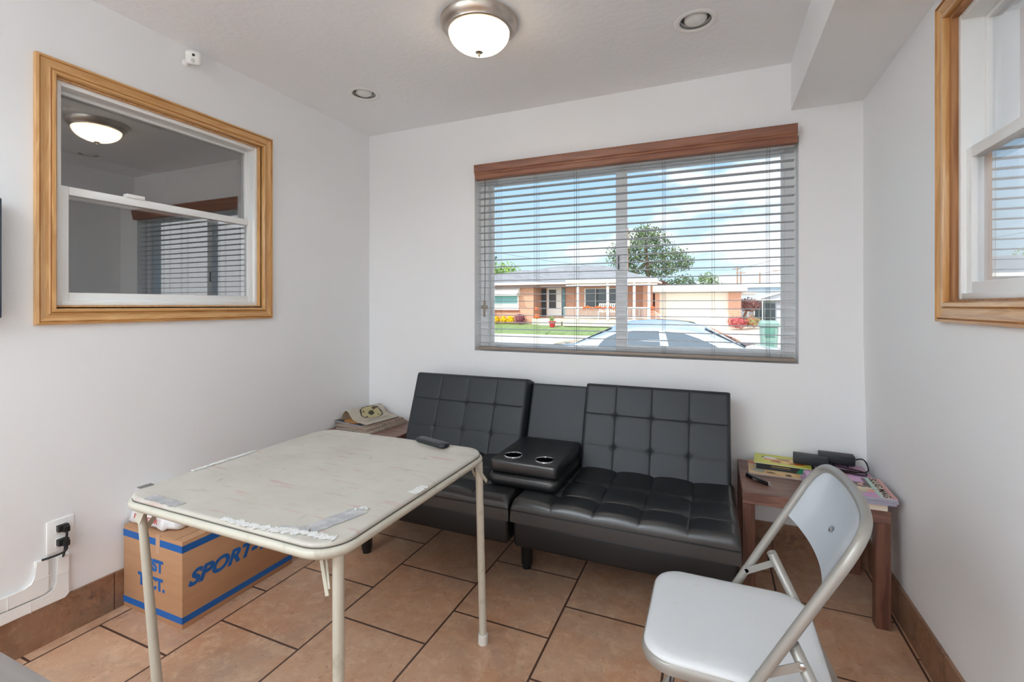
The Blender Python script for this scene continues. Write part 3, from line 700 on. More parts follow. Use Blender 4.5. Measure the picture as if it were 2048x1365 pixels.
cook = printmat('cookbook_cover', (206, 204, 84), [(.04, .0, .09, .04, .1, (222, 170, 96)), (-.055, .024, .034, .018, -.2, (70, 56, 50)), (-.048, .023, .030, .015, -.2, (232, 234, 238)), (-.058, -.002, .016, .014, 0, (226, 150, 110)), (-.02, -.028, .03, .018, -.1, (186, 96, 56)), (.02, -.03, .03, .015, 0, (236, 196, 130)), (.005, .014, .03, .009, -.3, (130, 120, 110)), (.06, -.035, .035, .010, .2, (190, 70, 40)), (.05, .01, .016, .016, 0, (240, 228, 190)), (-.02, -.02, .008, .006, 0, (120, 50, 30))], noise=(30, (190, 196, 80), .5, .7))
book('cookbook', 'thin yellow cookbook with food on its cover, on top of the black book', 'book', .303, 2.598, ZT+.032, .235, .155, .004, math.radians(-5), cook, paper)
# right pile
book('white_edged_book', 'thick cream-paged book at the bottom of the right pile on the side table', 'book', .487, 2.315, ZT, .245, .215, .026, math.radians(1), paper, cream_pages)
slug = printmat('magazine_cover', (196, 148, 190), [(.02, .0, .20, .045, 0, (96, 92, 86)), (-.02, -.05, .10, .020, .05, (200, 188, 160)), (-.06, .06, .045, .02, -.3, (70, 68, 70)), (-.075, .045, .02, .018, 0, (196, 196, 196)), (.0, .035, .06, .017, -.1, (52, 48, 50)), (.055, .022, .016, .013, 0, (224, 160, 130)), (.07, .02, .014, .018, 0, (60, 40, 34)), (.03, -.025, .07, .012, .1, (214, 196, 170)), (.075, -.045, .02, .012, 0, (226, 150, 120)), (.095, -.06, .012, .014, 0, (150, 66, 56)), (-.03, .06, .018, .008, 0, (226, 150, 120)), (-.01, -.07, .06, .013, 0, (160, 172, 130)), (.0, -.005, .05, .01, .1, (130, 90, 70))])
MZ = ZT+.026
for k, (dx, dy, rz, lab) in enumerate((( -.004, .006, 2.5, 'lowest of the purple-covered magazines on the cream-paged book'), (.003, .002, 1, 'middle one of the purple-covered magazines on the cream-paged book'))):
    book('magazine', lab, 'magazine', .498+dx, 2.300+dy, MZ+k*.0115, .272, .232, .0112, math.radians(rz), slug, pages, group='pile of magazines on the right table')
mg = book('magazine', 'top magazine of the right pile, its purple cover titled down the right edge', 'magazine', .500, 2.296, MZ+.023, .272, .232, .010, math.radians(-1), slug, pages, group='pile of magazines on the right table')
for nm_, x0_, x1_, c_ in (('title_band', .094, .120, (206, 192, 172)), ('red_rule', .120, .1225, (190, 84, 70)), ('pink_edge', .1225, .1355, (206, 160, 160)), ('mint_band', .080, .094, (176, 206, 196))):
    bm = newbm(); box(bm, x0_, -.1155, .0099, x1_, .1155, .0104); obj(nm_, bm, mat(nm_, c_, .4), mg, smooth=False, world=False)
text('title', 'SLUG MAG', .034, dark_ink, mg, (.107, 0, .0105), (0, 0, -PI/2), bold=.0006, width=.216, height=.024, local=True)
bm = newbm()
for k in range(4): box(bm, .066+k*.0042, .045, .0099, .069+k*.0042, .10, .0103)
obj('blurb', bm, mat('blurb_ink', (70, 62, 66), .5), mg, smooth=False, world=False)
book('magazine', 'purple magazine at the back of the side table under the far charger', 'magazine', .535, 2.535, ZT, .20, .215, .036, math.radians(3), printmat('purple_cover', (186, 140, 170), [(0, 0, .06, .03, .3, (120, 60, 70)), (.05, -.06, .04, .02, 0, (90, 70, 140)), (-.05, -.07, .05, .02, 0, (70, 60, 60))]), pages, group='pile of magazines on the right table')
# chargers
def brick(lab, x, y, z, rz, ry=0.):
    t = thing('power_adapter', lab, 'charger', (x, y, z), rz, 'two laptop chargers on the right table')
    bm = newbm(); box(bm, -.07, -.03, 0, .07, .03, .042, .004, 2); obj('charger_body', bm, mat('charger_plastic', (38, 42, 48), .5), t, world=False)
    return t
brick('black charger brick nearest the room, lying on the yellow cookbook', .420, 2.592, ZT+.0375, math.radians(-6))
fb = brick('black charger brick nearest the wall, its cord looping over the magazines', .530, 2.640, ZT+.052, math.radians(-4))
fb.location.z = ZT+.046; fb.location.y = 2.632
cb = obj('charger_cord', tube(newbm(), smooth_path([(.601, 2.622, .525), (.625, 2.62, .535), (.636, 2.60, .53), (.642, 2.58, .505), (.636, 2.56, .4945), (.60, 2.53, .4945), (.54, 2.545, .4945), (.50, 2.56, .4945), (.56, 2.51, .4945), (.615, 2.50, .4945), (.625, 2.53, .4945), (.61, 2.56, .4945), (.55, 2.585, .4945), (.50, 2.60, .4945), (.53, 2.645, .4945), (.58, 2.65, .4945), (.57, 2.61, .4945)], 3), .003, 7), black_pl, None)
tag(cb, 'thin black charger cord looping behind the magazines by the wall', 'cord')
# pocket knife
t = thing('pocket_knife', 'black pocket knife with a silver clip at the front left of the right side table', 'knife', (.178, 2.365, ZT), math.radians(-52))
bm = newbm(); R = []
for k in range(15):
    u = k/14; w_ = .018*math.sin(PI*min(1, .15+u*.8))**.7*(.4 if k == 0 else 1); R.append([(-.062+.124*u, w_*math.cos(a), .009+.0088*math.sin(a)) for a in [2*PI*j/14 for j in range(14)]])
rings(bm, R); obj('handle', bm, black_gl, t, world=False)
bm = newbm(); box(bm, -.005, -.0188, .007, .022, -.0172, .014); obj('clip', bm, chrome, t, smooth=False, world=False)
bm = newbm(); hull_prism(bm, [(.055, .006, .009), (.10, .002, .009), (.055, -.004, .009)], (0, 0, .0015)); box(bm, .045, .012, .009, .06, .02, .011); obj('blade', bm, chrome, t, smooth=False, world=False)

# newspapers on the left table
news_m = mat('newsprint', (170, 160, 148), .85, noise=((8, 90, 40), (120, 112, 104), .5, .62))
news2 = mat('newsprint_pink', (186, 160, 144), .85, noise=((3, 3, 700), (90, 74, 66), .5, .6))
z = ZT
for k, (dx, dy, rz, h, w_, d_, lab) in enumerate((
        (.014, -.004, -6, .010, .29, .34, 'bottom newspaper of the stack in the corner'),
        (.004, .008, -10, .009, .285, .335, 'second newspaper from the bottom of the corner stack'),
        (-.004, .0, -8, .010, .29, .33, 'newspaper in the middle of the corner stack'),
        (-.014, .004, -13, .009, .28, .33, 'newspaper just under the dark-edged magazine in the corner stack'))):
    t = thing('newspaper', lab, 'newspaper', (-2.057+dx, 2.475+dy, z), math.radians(rz), 'stack of old newspapers on the left table')
    bm = newbm(); box(bm, -w_/2, -d_/2, 0, w_/2, d_/2, h*.46, .0012, 2); box(bm, -w_/2+.004, -d_/2+.003, h*.5, w_/2-.003, d_/2-.002, h, .0012, 2)
    obj('sheets', bm, [news_m, news2][k % 2], t, world=False); z += h
book('magazine', 'dark-edged magazine with an orange cover in the corner newspaper stack', 'magazine', -2.083, 2.470, z, .26, .31, .008, math.radians(-10), printmat('dark_orange_cover', (24, 24, 28), [(-.0, .0, .155, .118, PI/2, (226, 168, 110))]), pages); z += .008
t = thing('newspaper', 'curled newspaper with a round photograph on top of the corner stack', 'newspaper', (-2.06, 2.475, z), math.radians(-9), 'stack of old newspapers on the left table')
P_ = smooth_path([(-.115, 0, .001), (-.112, 0, .012), (-.098, 0, .045), (-.070, 0, .068), (-.045, 0, .062), (-.022, 0, .034), (.006, 0, .012), (.05, 0, .006), (.125, 0, .002)], 2)
bm = newbm(); rings(bm, [[(p.x, y, p.z) for p in P_]+[(p.x, y, max(p.z-.0018, .0002)) for p in reversed(P_)] for y in (-.14, -.07, 0, .07, .14)])
curl = printmat('curled_newsprint', (184, 176, 162), [(-.012, .02, .052, .085, .0, (58, 54, 46)), (-.012, .02, .0455, .0755, .0, (178, 168, 128)), (-.014, .02, .014, .022, .0, (62, 62, 46)), (.006, -.035, .006, .010, 0, (80, 66, 50)), (-.038, .06, .008, .018, 0, (84, 66, 50)), (-.030, -.03, .006, .008, 0, (110, 80, 60)), (.006, .06, .005, .006, 0, (80, 70, 50)), (.06, .0, .012, .11, 0, (150, 144, 134)), (.09, .0, .010, .11, 0, (168, 160, 148))], rough=.8, noise=((60, 10, 10), (168, 160, 146), .52, .62))
obj('sheets', bm, curl, t, world=False, angle=70)

# ------------------------------------------------------------------ card table
t = thing('folding_table', 'worn beige folding card table with peeling duct tape, in the middle of the room', 'table', (-1.19, 1.217, 0))
TX0, TX1, TY0, TY1, TZ = -1.596, -.789, .812, 1.622, .690
bm = newbm()
loft_rr(bm, TX0, TY0, TX1, TY1, .085, [(.02, .650), (.004, .652), (-.004, .660), (-.006, .668), (-.003, .674), (.003, .677), (.02, .678)], 10); obj('rim', bm, beige_met, t, angle=50)
bm = newbm(); loft_rr(bm, TX0+.004, TY0+.004, TX1-.004, TY1-.004, .082, [(.012, .676), (.003, .677), (0, .680), (0, .685), (.003, .689), (.009, .6905), (.03, .690)], 10); top = obj('tabletop', bm, vinyl, t, angle=50)
bm = newbm(); loft_rr(bm, TX0+.004, TY0+.004, TX1-.004, TY1-.004, .082, [(.02, .676), (-.0005, .676), (-.0005, .6806), (.02, .6806)], 10); obj('edge_gap', bm, mat('dark_edge_gap', (92, 90, 84), .6), t, angle=50)
# leg positions (top) -> foot
legs = [((-1.572, .862), (-1.560, .905)), ((-.829, .880), (-.829, .882)), ((-.806, 1.575), (-.776, 1.550)), ((-1.545, 1.58), (-1.462, 1.555))]
for (ax, ay), (fx, fy) in legs:
    bm = newbm(); tube(bm, [(ax, ay, .655), ((ax+fx)/2, (ay+fy)/2, .33), (fx, fy, .022)], [.0112, .0128, .0142] if ax < -1.5 and ay < 1 else .0138, 18); lg = obj('leg', bm, beige_met, t)
    bm = newbm(); lathe(bm, fx, fy, [(.0175, 0), (.018, .003), (.0175, .034), (.0155, .036)], 20); obj('foot_cap', bm, mat('foot_cap', (226, 226, 222), .5), lg)
    sx = 1 if ax < -1.2 else -1
    # folding stay: two thin strips from the rim down to the leg
    bm = newbm(); dx = sx*.10
    if ay > 1.2 and ax > -1.2:     # its stay shows on the sofa side
        bar(bm, (ax+.01, ay-.045, .655), (ax+.022, ay+.022, .575), .013, .002, (1, 0, 0)); bar(bm, (ax-.012, ay-.045, .655), (ax-.016, ay+.0, .60), .012, .002, (1, 0, 0))
    elif ay < 1.2 and ax > -1.2:
        bar(bm, (ax-.06, ay-.002, .655), (ax-.019, ay-.016, .545), .011, .002, (0, 1, 0)); bar(bm, (ax-.052, ay+.008, .655), (ax-.017, ay-.013, .56), .009, .002, (0, 1, 0))
    else:
        bar(bm, (ax+.035, ay-.01, .655), (ax+.012, ay-.017, .60), .026, .002, (0, 1, 0)); bar(bm, (ax+.0, ay+.10, .655), (ax-.012, ay+.018, .56), .016, .002, (1, 0, 0))
    obj('folding_brace', bm, beige_met, lg)
# duct tape and torn edging
random.seed(11)
def strip(pts, w, nm='tape', m=tape_m, jag=.0, th=.0009, z0=None):
    bm = newbm(); pts = [Vector((x, y, 0)) for x, y in pts]; L_, R_ = [], []
    q = smooth_path(pts, 0); P2 = []
    for a, b in zip(q[:-1], q[1:]):
        n = max(int((b-a).length/.006), 1)
        P2 += [a.lerp(b, k/n) for k in range(n)]
    P2.append(q[-1])
    zz = .6907 if z0 is None else z0
    rr = []
    for i, p in enumerate(P2):
        d = (P2[min(i+1, len(P2)-1)]-P2[max(i-1, 0)]).normalized(); s = Vector((-d.y, d.x, 0))
        a = p+s*(w/2+random.uniform(-jag, jag)); b = p-s*(w/2+random.uniform(-jag, jag)); h = zz+random.uniform(0, jag*.25)
        rr.append([(a.x, a.y, h), (b.x, b.y, h), (b.x, b.y, h+th), (a.x, a.y, h+th)])
    rings(bm, rr); return obj(nm, bm, m, top, smooth=False)
strip([(-.908, .868), (-.866, 1.006)], .052, jag=.0015)
white_frz = mat('torn_white_backing', (222, 222, 220), .7, noise=(160, (150, 150, 150), .55, .65), bump=(200, .8, .002))
strip([(-1.16, .822), (-1.05, .826), (-.97, .836), (-.90, .848), (-.815, .856)], .018, 'torn_tape', white_frz, jag=.006, th=.0016)
strip([(-.985, .842), (-.905, .862)], .026, 'torn_tape', tape_m, jag=.005)
strip([(-1.485, .836), (-1.42, .836), (-1.345, .832)], .026, 'torn_tape', tape_m, jag=.006)
strip([(-.806, 1.150), (-.804, 1.212)], .03, 'torn_tape', white_frz, jag=.005)
strip([(-1.585, .862), (-1.582, .90)], .02, 'torn_tape', mat('dark_tape', (110, 110, 108), .5), jag=.002)
strip([(-.850, 1.012), (-.866, 1.020), (-.880, .996)], .006, 'torn_tape', white_frz, jag=.004, th=.004)
strip([(-1.583, 1.02), (-1.584, 1.20), (-1.583, 1.26)], .016, 'torn_tape', white_frz, jag=.004, th=.002)
# remote control
t = thing('remote_control', 'black remote control on the far right of the card table', 'remote control', (-1.018, 1.588, TZ+.001), math.radians(-17))
bm = newbm(); R = []
for z_, i_ in ((0, .005), (.004, .001), (.010, 0), (.015, .002), (.017, .006)): R.append([(x, y, z_) for x, y in rrect(-.083+i_, -.0225+i_, .083-i_, .0225-i_, .012, 5)])
rings(bm, R); rb = obj('remote_body', bm, mat('remote_plastic', (30, 38, 42), .35), t, world=False)
bm = newbm()
for i in range(9):
    for j in range(3): box(bm, -.062+i*.0135, -.014+j*.0105, .0165, -.062+i*.0135+.0075, -.014+j*.0105+.006, .0188, .0012, 1)
obj('buttons', bm, mat('grey_buttons', (112, 118, 124), .5), rb, world=False)

# ------------------------------------------------------------------ cardboard box and the bag on it
BX0, BX1, BY0, BY1, BH = -2.236, -1.862, 1.162, 1.672, .335
t = thing('cardboard_box', 'brown cardboard box with blue bands and slanted blue lettering under the card table', 'box', (-2.05, 1.417, 0))
bm = newbm(); box(bm, BX0, BY0, 0, BX1, BY1, BH-.004, .003, 2); obj('carton', bm, card_m, t)
bm = newbm(); box(bm, BX0+.001, BY0+.001, BH-.004, BX1-.045, BY1-.001, BH, .001, 1); obj('top_flap', bm, card_m, t)
bm = newbm(); box(bm, BX1-.043, BY0+.001, BH-.006, BX1-.001, BY1-.001, BH-.001, .001, 1); obj('top_flap', bm, card_m, t)
for z0, z1 in ((.291, .318), (.020, .045)):
    bm = newbm(); box(bm, BX0-.0004, BY0-.0005, z0, BX1+.0005, BY1+.0004, z1); obj('blue_band', bm, blue_ink, t, smooth=False)
text('lettering', 'SPORT-TEK', .08, blue_ink, t, (BX1+.0006, (BY0+BY1)/2+.006, .178), (PI/2, 0, PI/2), shear=.35, bold=.0035, width=.478, height=.062)
text('lettering', 'BEST', .06, blue_ink, t, (-2.043, BY0-.0006, .211), (PI/2, 0, 0), bold=.003, width=.132, height=.05)
text('lettering', 'TECT.', .06, blue_ink, t, (-2.052, BY0-.0006, .140), (PI/2, 0, 0), bold=.003, width=.170, height=.052)
text('fine_print', 'POLO', .02, card_m, t, (BX1+.0012, 1.345, .305), (PI/2, 0, PI/2), extrude=.0002, width=.05, height=.009)
bm = newbm(); box(bm, -2.022, BY0-.0009, .26, -1.997, BY0+.0, BH+.0005); box(bm, -2.022, BY0, BH, -1.997, BY1, BH+.0008)
obj('packing_tape', bm, mat('clear_tape', (200, 160, 128), .2), t, smooth=False)
t = thing('paper_bag', 'crumpled white bag with red print lying on the cardboard box', 'bag', (-2.11, 1.30, BH))
bm = newbm(); R = []; random.seed(5)
n_ = 40
cx, cy = -2.118, 1.30
for z_, s_ in ((0, .93), (.010, 1), (.030, .99), (.052, .96), (.070, .84), (.083, .55), (.088, .3), (.089, .05)):
    rr = []
    for k in range(n_):
        a = 2*PI*k/n_; c, s = math.cos(a), math.sin(a); e = .35
        x = (abs(c)**e)*math.copysign(1, c)*.132; y = (abs(s)**e)*math.copysign(1, s)*.125
        w_ = 1+.04*math.sin(a*5+z_*60)+.02*math.sin(a*11)
        rr.append((max(cx+x*s_*w_+(.03 if c > .8 and s < 0 else 0)*(1-z_/.06), XL+.006), cy+y*s_*w_, BH+.0055+z_+.004*math.sin(a*7+z_*40)*s_))
    R.append(rr)
rings(bm, R); bg = obj('bag', bm, mat('white_bag', (232, 232, 234), .45, bump=(30, .5, .006)), t, angle=60)
text('lettering', 'READ OUR', .03, red_ink, bg, (-2.095, 1.166, BH+.046), (math.radians(80), 0, 0), bold=.0004, width=.15, height=.02)
text('fine_print', 'seequalitybuy.com', .02, mat('grey_ink', (130, 124, 130), .6), bg, (-2.085, 1.164, BH+.026), (math.radians(86), 0, 0), width=.13, height=.009)

# ------------------------------------------------------------------ folding chair, faces the table
t = thing('folding_chair', 'white and silver metal folding chair in the right foreground facing the table', 'chair', (.04, 1.315, 0))
NY, FYc = 1.098, 1.535
def px(z): return -.171+.554*z
def loopP(bow=0):
    return [(px(0.0)-0*.0, NY, .0), (px(.457), NY, .457), (px(.70), NY, .70), (px(.755), NY, .755), (px(.80)+.004, NY+.025, .80), (px(.812)+.012, NY+.09, .812), (px(.812)+.022, (NY+FYc)/2, .812),
            (px(.812)+.012, FYc-.09, .812), (px(.80)+.004, FYc-.025, .80), (px(.755), FYc, .755), (px(.70), FYc, .70), (px(.457), FYc, .457), (px(0), FYc, 0)]
bm = newbm(); tube(bm, smooth_path(loopP(), 3), .0112, 14); obj('frame_tube', bm, chair_met, t)
# curved back panel
def panel():
    bm = newbm(); A, B = [], []
    N, Mv = 34, 16
    for i in range(N+1):
        u = i/N*2-1; y = (NY+FYc)/2+u*(FYc-NY)/2
        ztop = .812 if abs(u) < .6 else .812-.075*((abs(u)-.6)/.4)**2.2
        zbot = .655-.045*(u)**2*0 + .0
        zbot = .648
        dep = .040*(1-u*u)
        ra, rb = [], []
        for j in range(Mv+1):
            v = j/Mv; z = zbot+(ztop-zbot)*v
            d = dep*(1-.55*v**3)
            x = px(z)+.004+d*.87; zz = z-d*.48*.3
            ra.append(bm.verts.new((x-.001, y, zz))); rb.append(bm.verts.new((x+.002, y, zz)))
        A.append(ra); B.append(rb)
    for i in range(N):
        for j in range(Mv):
            bm.faces.new((A[i][j], A[i+1][j], A[i+1][j+1], A[i][j+1])); bm.faces.new((B[i][j], B[i][j+1], B[i+1][j+1], B[i+1][j]))
        bm.faces.new((A[i][0], B[i][0], B[i+1][0], A[i+1][0])); bm.faces.new((A[i][Mv], A[i+1][Mv], B[i+1][Mv], B[i][Mv]))
    return bm
bp_ = obj('backrest', panel(), chair_back, t, angle=60)
bm = newbm(); lathe(bm, 0, 0, [(.0075, 0), (.0075, .001), (.005, .0026), (.001, .003)], 16); xf(bm, Matrix.Translation((px(.715)+.031, 1.325, .7095)) @ Matrix.Rotation(-PI/2+.5, 4, 'Y')); obj('rivet', bm, chrome, bp_)
# seat
SX0, SX1, SY0, SY1 = -.160, .238, 1.118, 1.513
def seat_out(i):
    p = []
    for x, y in rrect(SX0+i, SY0+i, SX1-i, SY1-i, .075-i*.6, 10):
        f = (x-SX0)/(SX1-SX0); yc_ = (SY0+SY1)/2
        if f < .0: f = 0
        k = 1 - .0*f
        p.append((x, yc_+(y-yc_)*(.86+.14*min(f*2.2, 1)) if False else y))
    return p
bm = newbm(); rings(bm, [[(x, y, z) for x, y in seat_out(i)] for i, z in ((.012, .424), (.004, .428), (.004, .432), (.008, .438), (.02, .442), (.06, .4415), (.12, .440))]); st_ = obj('seat', bm, chair_seat, t, angle=50)
bm = newbm(); rings(bm, [[(x, y, z) for x, y in seat_out(i)] for i, z in ((.012, .398), (.002, .402), (-.001, .412), (.0, .424), (.004, .429), (.02, .429))]); obj('seat_frame', bm, chair_met, t, angle=50)
# rear legs: open tube ends stand above the seat
for y, s in ((1.127, 1), (1.506, -1)):
    top_ = Vector((.150, y, .545)); bot = Vector((.405, y, 0.0)); d = (bot-top_).normalized()
    if s > 0: top_.y = bot.y = 1.110+.006
    bm = newbm(); tube(bm, [top_, top_.lerp(bot, .5), bot], .0125, 16, cap=False)
    lg = obj('rear_leg', bm, chair_met, t); so = lg.modifiers.new('wall', 'SOLIDIFY'); so.thickness = .0018; so.offset = -1
    yy = top_.y - s*.014
    bm = newbm(); bar(bm, (px(.462)+.0, yy, .470), (top_ + d*.035 + Vector((0, yy-top_.y, 0))), .018, .002, (0, 1, 0)); obj('link_bar', bm, chair_met, lg)
    for q in ((px(.462)+.003, yy-s*.001, .472), tuple(top_ + d*.035 + Vector((0, yy-top_.y-s*.001, 0)))):
        bm = newbm(); lathe(bm, 0, 0, [(.006, -.002), (.006, .002), (.003, .0035)], 14); xf(bm, Matrix.Translation(q) @ Matrix.Rotation(s*PI/2, 4, 'X')); obj('rivet', bm, chrome, lg)
bm = newbm(); tube(bm, [(px(.10), NY, .10), (px(.10), FYc, .10)], .008, 12); obj('crossbar', bm, chrome, t)
bm = newbm(); tube(bm, [(.36, 1.116, .10), (.36, 1.506, .10)], .008, 12); obj('crossbar', bm, chair_met, t)
for x, y in ((px(0), NY), (px(0), FYc), (.405, 1.116), (.405, 1.506)):
    bm = newbm(); lathe(bm, x, y, [(.016, 0), (.017, .004), (.015, .03)], 16); obj('foot_cap', bm, black_pl, t)

# desk corner at lower left
t = thing('desk', 'grey-brown desk whose corner shows at the lower left edge', 'desk', (-1.05, .04, 0))
bm = newbm(); box(bm, -1.55, -.3, .712, -.56, .338, .74, .003, 2); obj('desktop', bm, wood('grey_laminate', (150, 142, 138), (132, 124, 122), 0, 8, .4), t)
for x, y in ((-1.5, -.25), (-.65, -.25), (-1.5, .25), (-.65, .25)):
    bm = newbm(); box(bm, x, y, 0, x+.04, y+.04, .712); obj('leg', bm, black_pl, t, smooth=False)

# ------------------------------------------------------------------ outside: ground and street
asphalt = mat('asphalt', (150, 150, 148), .9, noise=(6, (136, 136, 134), .4, .6))
conc = mat('pale_concrete', (214, 206, 192), .85, noise=(2, (200, 192, 178), .4, .6))
grass_m = mat('lawn_grass', (136, 158, 104), .9, noise=(3, (114, 140, 88), .4, .62), bump=(30, .6, .03))
bm = newbm(); box(bm, -60, -25, -.9, 60, 16.5, -.42); struct('ground_street', bm, asphalt, 'pale asphalt street outside the window', 'street', smooth=False)
bm = newbm(); box(bm, -60, 16.5, -.9, 60, 24.2, -.36); struct('ground_sidewalk', bm, conc, 'pale concrete pavement across the street', 'pavement', smooth=False)
bm = newbm(); hull_prism(bm, [(-60, 24.2, -.9), (-60, 24.2, -.33), (-60, 27.9, .06), (-60, 90, .06), (-60, 90, -.9)], (60-8.4, 0, 0)); struct('lawn', bm, grass_m, 'green lawn sloping up to the brick house', 'lawn', smooth=False)
bm = newbm(); hull_prism(bm, [(-8.4, 24.6, -.9), (-8.4, 24.6, -.31), (-8.4, 27.9, .06), (-8.4, 90, .06), (-8.4, 90, -.9)], (4.2, 0, 0)); struct('lawn_strip', bm, grass_m, 'lawn strip in front of the porch', 'lawn', smooth=False)
bm = newbm(); hull_prism(bm, [(-4.2, 24.2, -.9), (-4.2, 24.2, -.34), (-4.2, 27.9, .05), (-4.2, 90, .05), (-4.2, 90, -.9)], (64.2, 0, 0)); struct('ground_driveway', bm, conc, 'pale concrete driveway in front of the garage', 'driveway', smooth=False)

bm = newbm(); box(bm, -8, -14, -.9, 6, YR-.16, -.02); struct('ground_bounce_apron', bm, mat('bounce_concrete', (232, 228, 220), .8), 'added pale concrete apron, unseen behind the camera, bouncing light indoors', 'pavement', smooth=False)  # pale slab added out of view to bounce sunlight up onto the ceiling

# ---- brick house
brick_m = brickmat('orange_brick', (218, 164, 136), (206, 148, 122), (204, 172, 152), .22, .075, .008, (('xy', 40), ('z', 3)), .5, .85)
shing = mat('grey_shingles', (150, 152, 154), .9, noise=((2, 2, 14), (128, 130, 134), .4, .6))
trimw = mat('white_trim', (236, 234, 228), .6); brown_t = mat('brown_fascia', (132, 98, 80), .6)
dglass = mat('dark_house_glass', (52, 66, 70), .08); wood_dk = mat('dark_screen', (64, 62, 60), .5)
h = thing('brick_house', 'single-storey orange brick house with a grey hipped roof across the street', 'house', (-9, 31, .05))
bm = newbm(); box(bm, -16.4, 28.0, .0, -10.46, 37, 2.5); box(bm, -10.46, 29.5, .0, -3.2, 37, 2.5); box(bm, -3.75, 28.2, .0, -3.2, 29.5, 2.5); obj('walls', bm, brick_m, h, smooth=False)
def hip(bm, x0, y0, x1, y1, z, rx0, rx1, ry0, zr, ry1=None):
    ry1 = ry0 if ry1 is None else ry1
    b = [bm.verts.new(p) for p in ((x0, y0, z), (x1, y0, z), (x1, y1, z), (x0, y1, z))]; r = [bm.verts.new(p) for p in ((rx0, ry0, zr), (rx1, ry1, zr))]
    for f in ((b[0], b[1], r[1], r[0]), (b[1], b[2], r[1]), (b[2], b[3], r[0], r[1]), (b[3], b[0], r[0]), (b[3], b[2], b[1], b[0])): bm.faces.new(f)
bm = newbm(); hip(bm, -17.0, 28.3, -2.7, 40, 2.66, -10.9, -7.4, 34, 4.15); obj('roof', bm, shing, h, smooth=False)
bm = newbm(); hip(bm, -17.0, 27.4, -9.9, 38, 2.64, -13.3, -12.6, 33, 3.86); obj('wing_roof', bm, shing, h, smooth=False)
bm = newbm(); box(bm, -17.0, 27.4, 2.50, -9.9, 28.4, 2.66); box(bm, -9.95, 27.6, 2.52, -7.9, 29.6, 2.62); obj('eave', bm, trimw, h, smooth=False)
bm = newbm(); box(bm, -16.9, 27.5, 2.40, -10.0, 28.0, 2.50); box(bm, -10.0, 27.7, 2.38, -8.0, 29.5, 2.52); obj('soffit', bm, brown_t, h, smooth=False)
w = obj('wing_window', box(newbm(), -13.25, 27.94, .92, -11.45, 28.02, 1.9), trimw, h, smooth=False)
obj('pane', box(newbm(), -13.15, 27.92, 1.35, -11.55, 27.96, 1.86), mat('aqua_pane', (120, 176, 182), .15), w, smooth=False)
obj('pane', box(newbm(), -13.15, 27.92, .96, -11.55, 27.96, 1.33), mat('white_shade', (226, 228, 224), .6), w, smooth=False)
bm = newbm(); hull_prism(bm, [(-13.4, 27.98, 2.42), (-13.4, 27.35, 1.88), (-13.4, 27.35, 1.84), (-13.4, 27.98, 1.84)], (2.05, 0, 0)); obj('awning', bm, trimw, h, smooth=False)
obj('sill', box(newbm(), -13.3, 27.9, .84, -11.4, 28.0, .9), mat('brick_sill', (150, 84, 66), .8), h, smooth=False)
d = obj('front_door', box(newbm(), -10.05, 29.42, .5, -9.05, 29.52, 2.40), trimw, h, smooth=False)
obj('storm_glass', box(newbm(), -9.90, 29.40, 1.0, -9.42, 29.43, 2.24), wood_dk, d, smooth=False)
obj('sidelight', box(newbm(), -10.42, 29.44, .5, -10.12, 29.5, 2.3), dglass, h, smooth=False)
obj('sidelight', box(newbm(), -9.0, 29.40, .5, -8.82, 29.5, 2.3), mat('aqua_light', (70, 120, 130), .1), h, smooth=False)
w = obj('picture_window', box(newbm(), -7.55, 29.42, 1.0, -4.9, 29.52, 2.3), trimw, h, smooth=False)
for a, b in ((-7.45, -6.85), (-6.80, -5.0)): obj('pane', box(newbm(), a, 29.40, 1.08, b, 29.43, 2.25), dglass, w, smooth=False)
obj('porch', box(newbm(), -8.2, 26.9, .0, -3.0, 29.5, .42), conc, h, smooth=False)
bm = newbm(); box(bm, -10.4, 27.6, .0, -8.2, 29.5, .40); box(bm, -9.8, 27.2, .0, -8.4, 27.6, .24); obj('steps', bm, conc, h, smooth=False)
bm = newbm(); box(bm, -7.95, 26.7, 2.50, -2.8, 29.5, 2.60); box(bm, -7.95, 26.7, 2.60, -2.8, 26.78, 2.70)
for k in range(26): box(bm, -7.95+k*.2, 26.66, 2.50, -7.95+k*.2+.12, 26.7, 2.56)
box(bm, -7.95, 26.7, 2.36, -2.8, 26.8, 2.42); obj('porch_roof', bm, trimw, h, smooth=False)
for x in (-7.35, -5.6, -4.12, -3.32): obj('porch_post', box(newbm(), x, 26.85, .4, x+.13, 26.98, 2.5), trimw, h, smooth=False)
bm = newbm(); box(bm, -8.15, 26.95, 1.06, -3.3, 26.99, 1.12); box(bm, -8.15, 26.95, .5, -3.3, 26.98, .54)
for k in range(60): box(bm, -8.15+k*.081, 26.96, .5, -8.15+k*.081+.018, 26.975, 1.08)
obj('railing', bm, trimw, h, smooth=False)
# attached garage
bm = newbm(); box(bm, -3.06, 28.0, .0, -2.84, 36, 2.2); box(bm, .76, 28.0, .0, 1.37, 36, 2.2); box(bm, -2.84, 28.2, 1.98, .76, 36, 2.2); box(bm, -2.84, 29.5, 0, .76, 36, 1.98); obj('garage_walls', bm, brick_m, h, smooth=False)
gd = obj('garage_door', box(newbm(), -2.84, 28.15, .04, .76, 28.25, 1.98), mat('cream_door', (240, 232, 218), .6), h, smooth=False)
bm = newbm(); box(bm, -3.1, 27.2, 1.97, 1.62, 36.5, 2.06); box(bm, -3.1, 27.15, 2.0, 1.62, 27.25, 2.31); obj('garage_roof', bm, trimw, h, smooth=False)

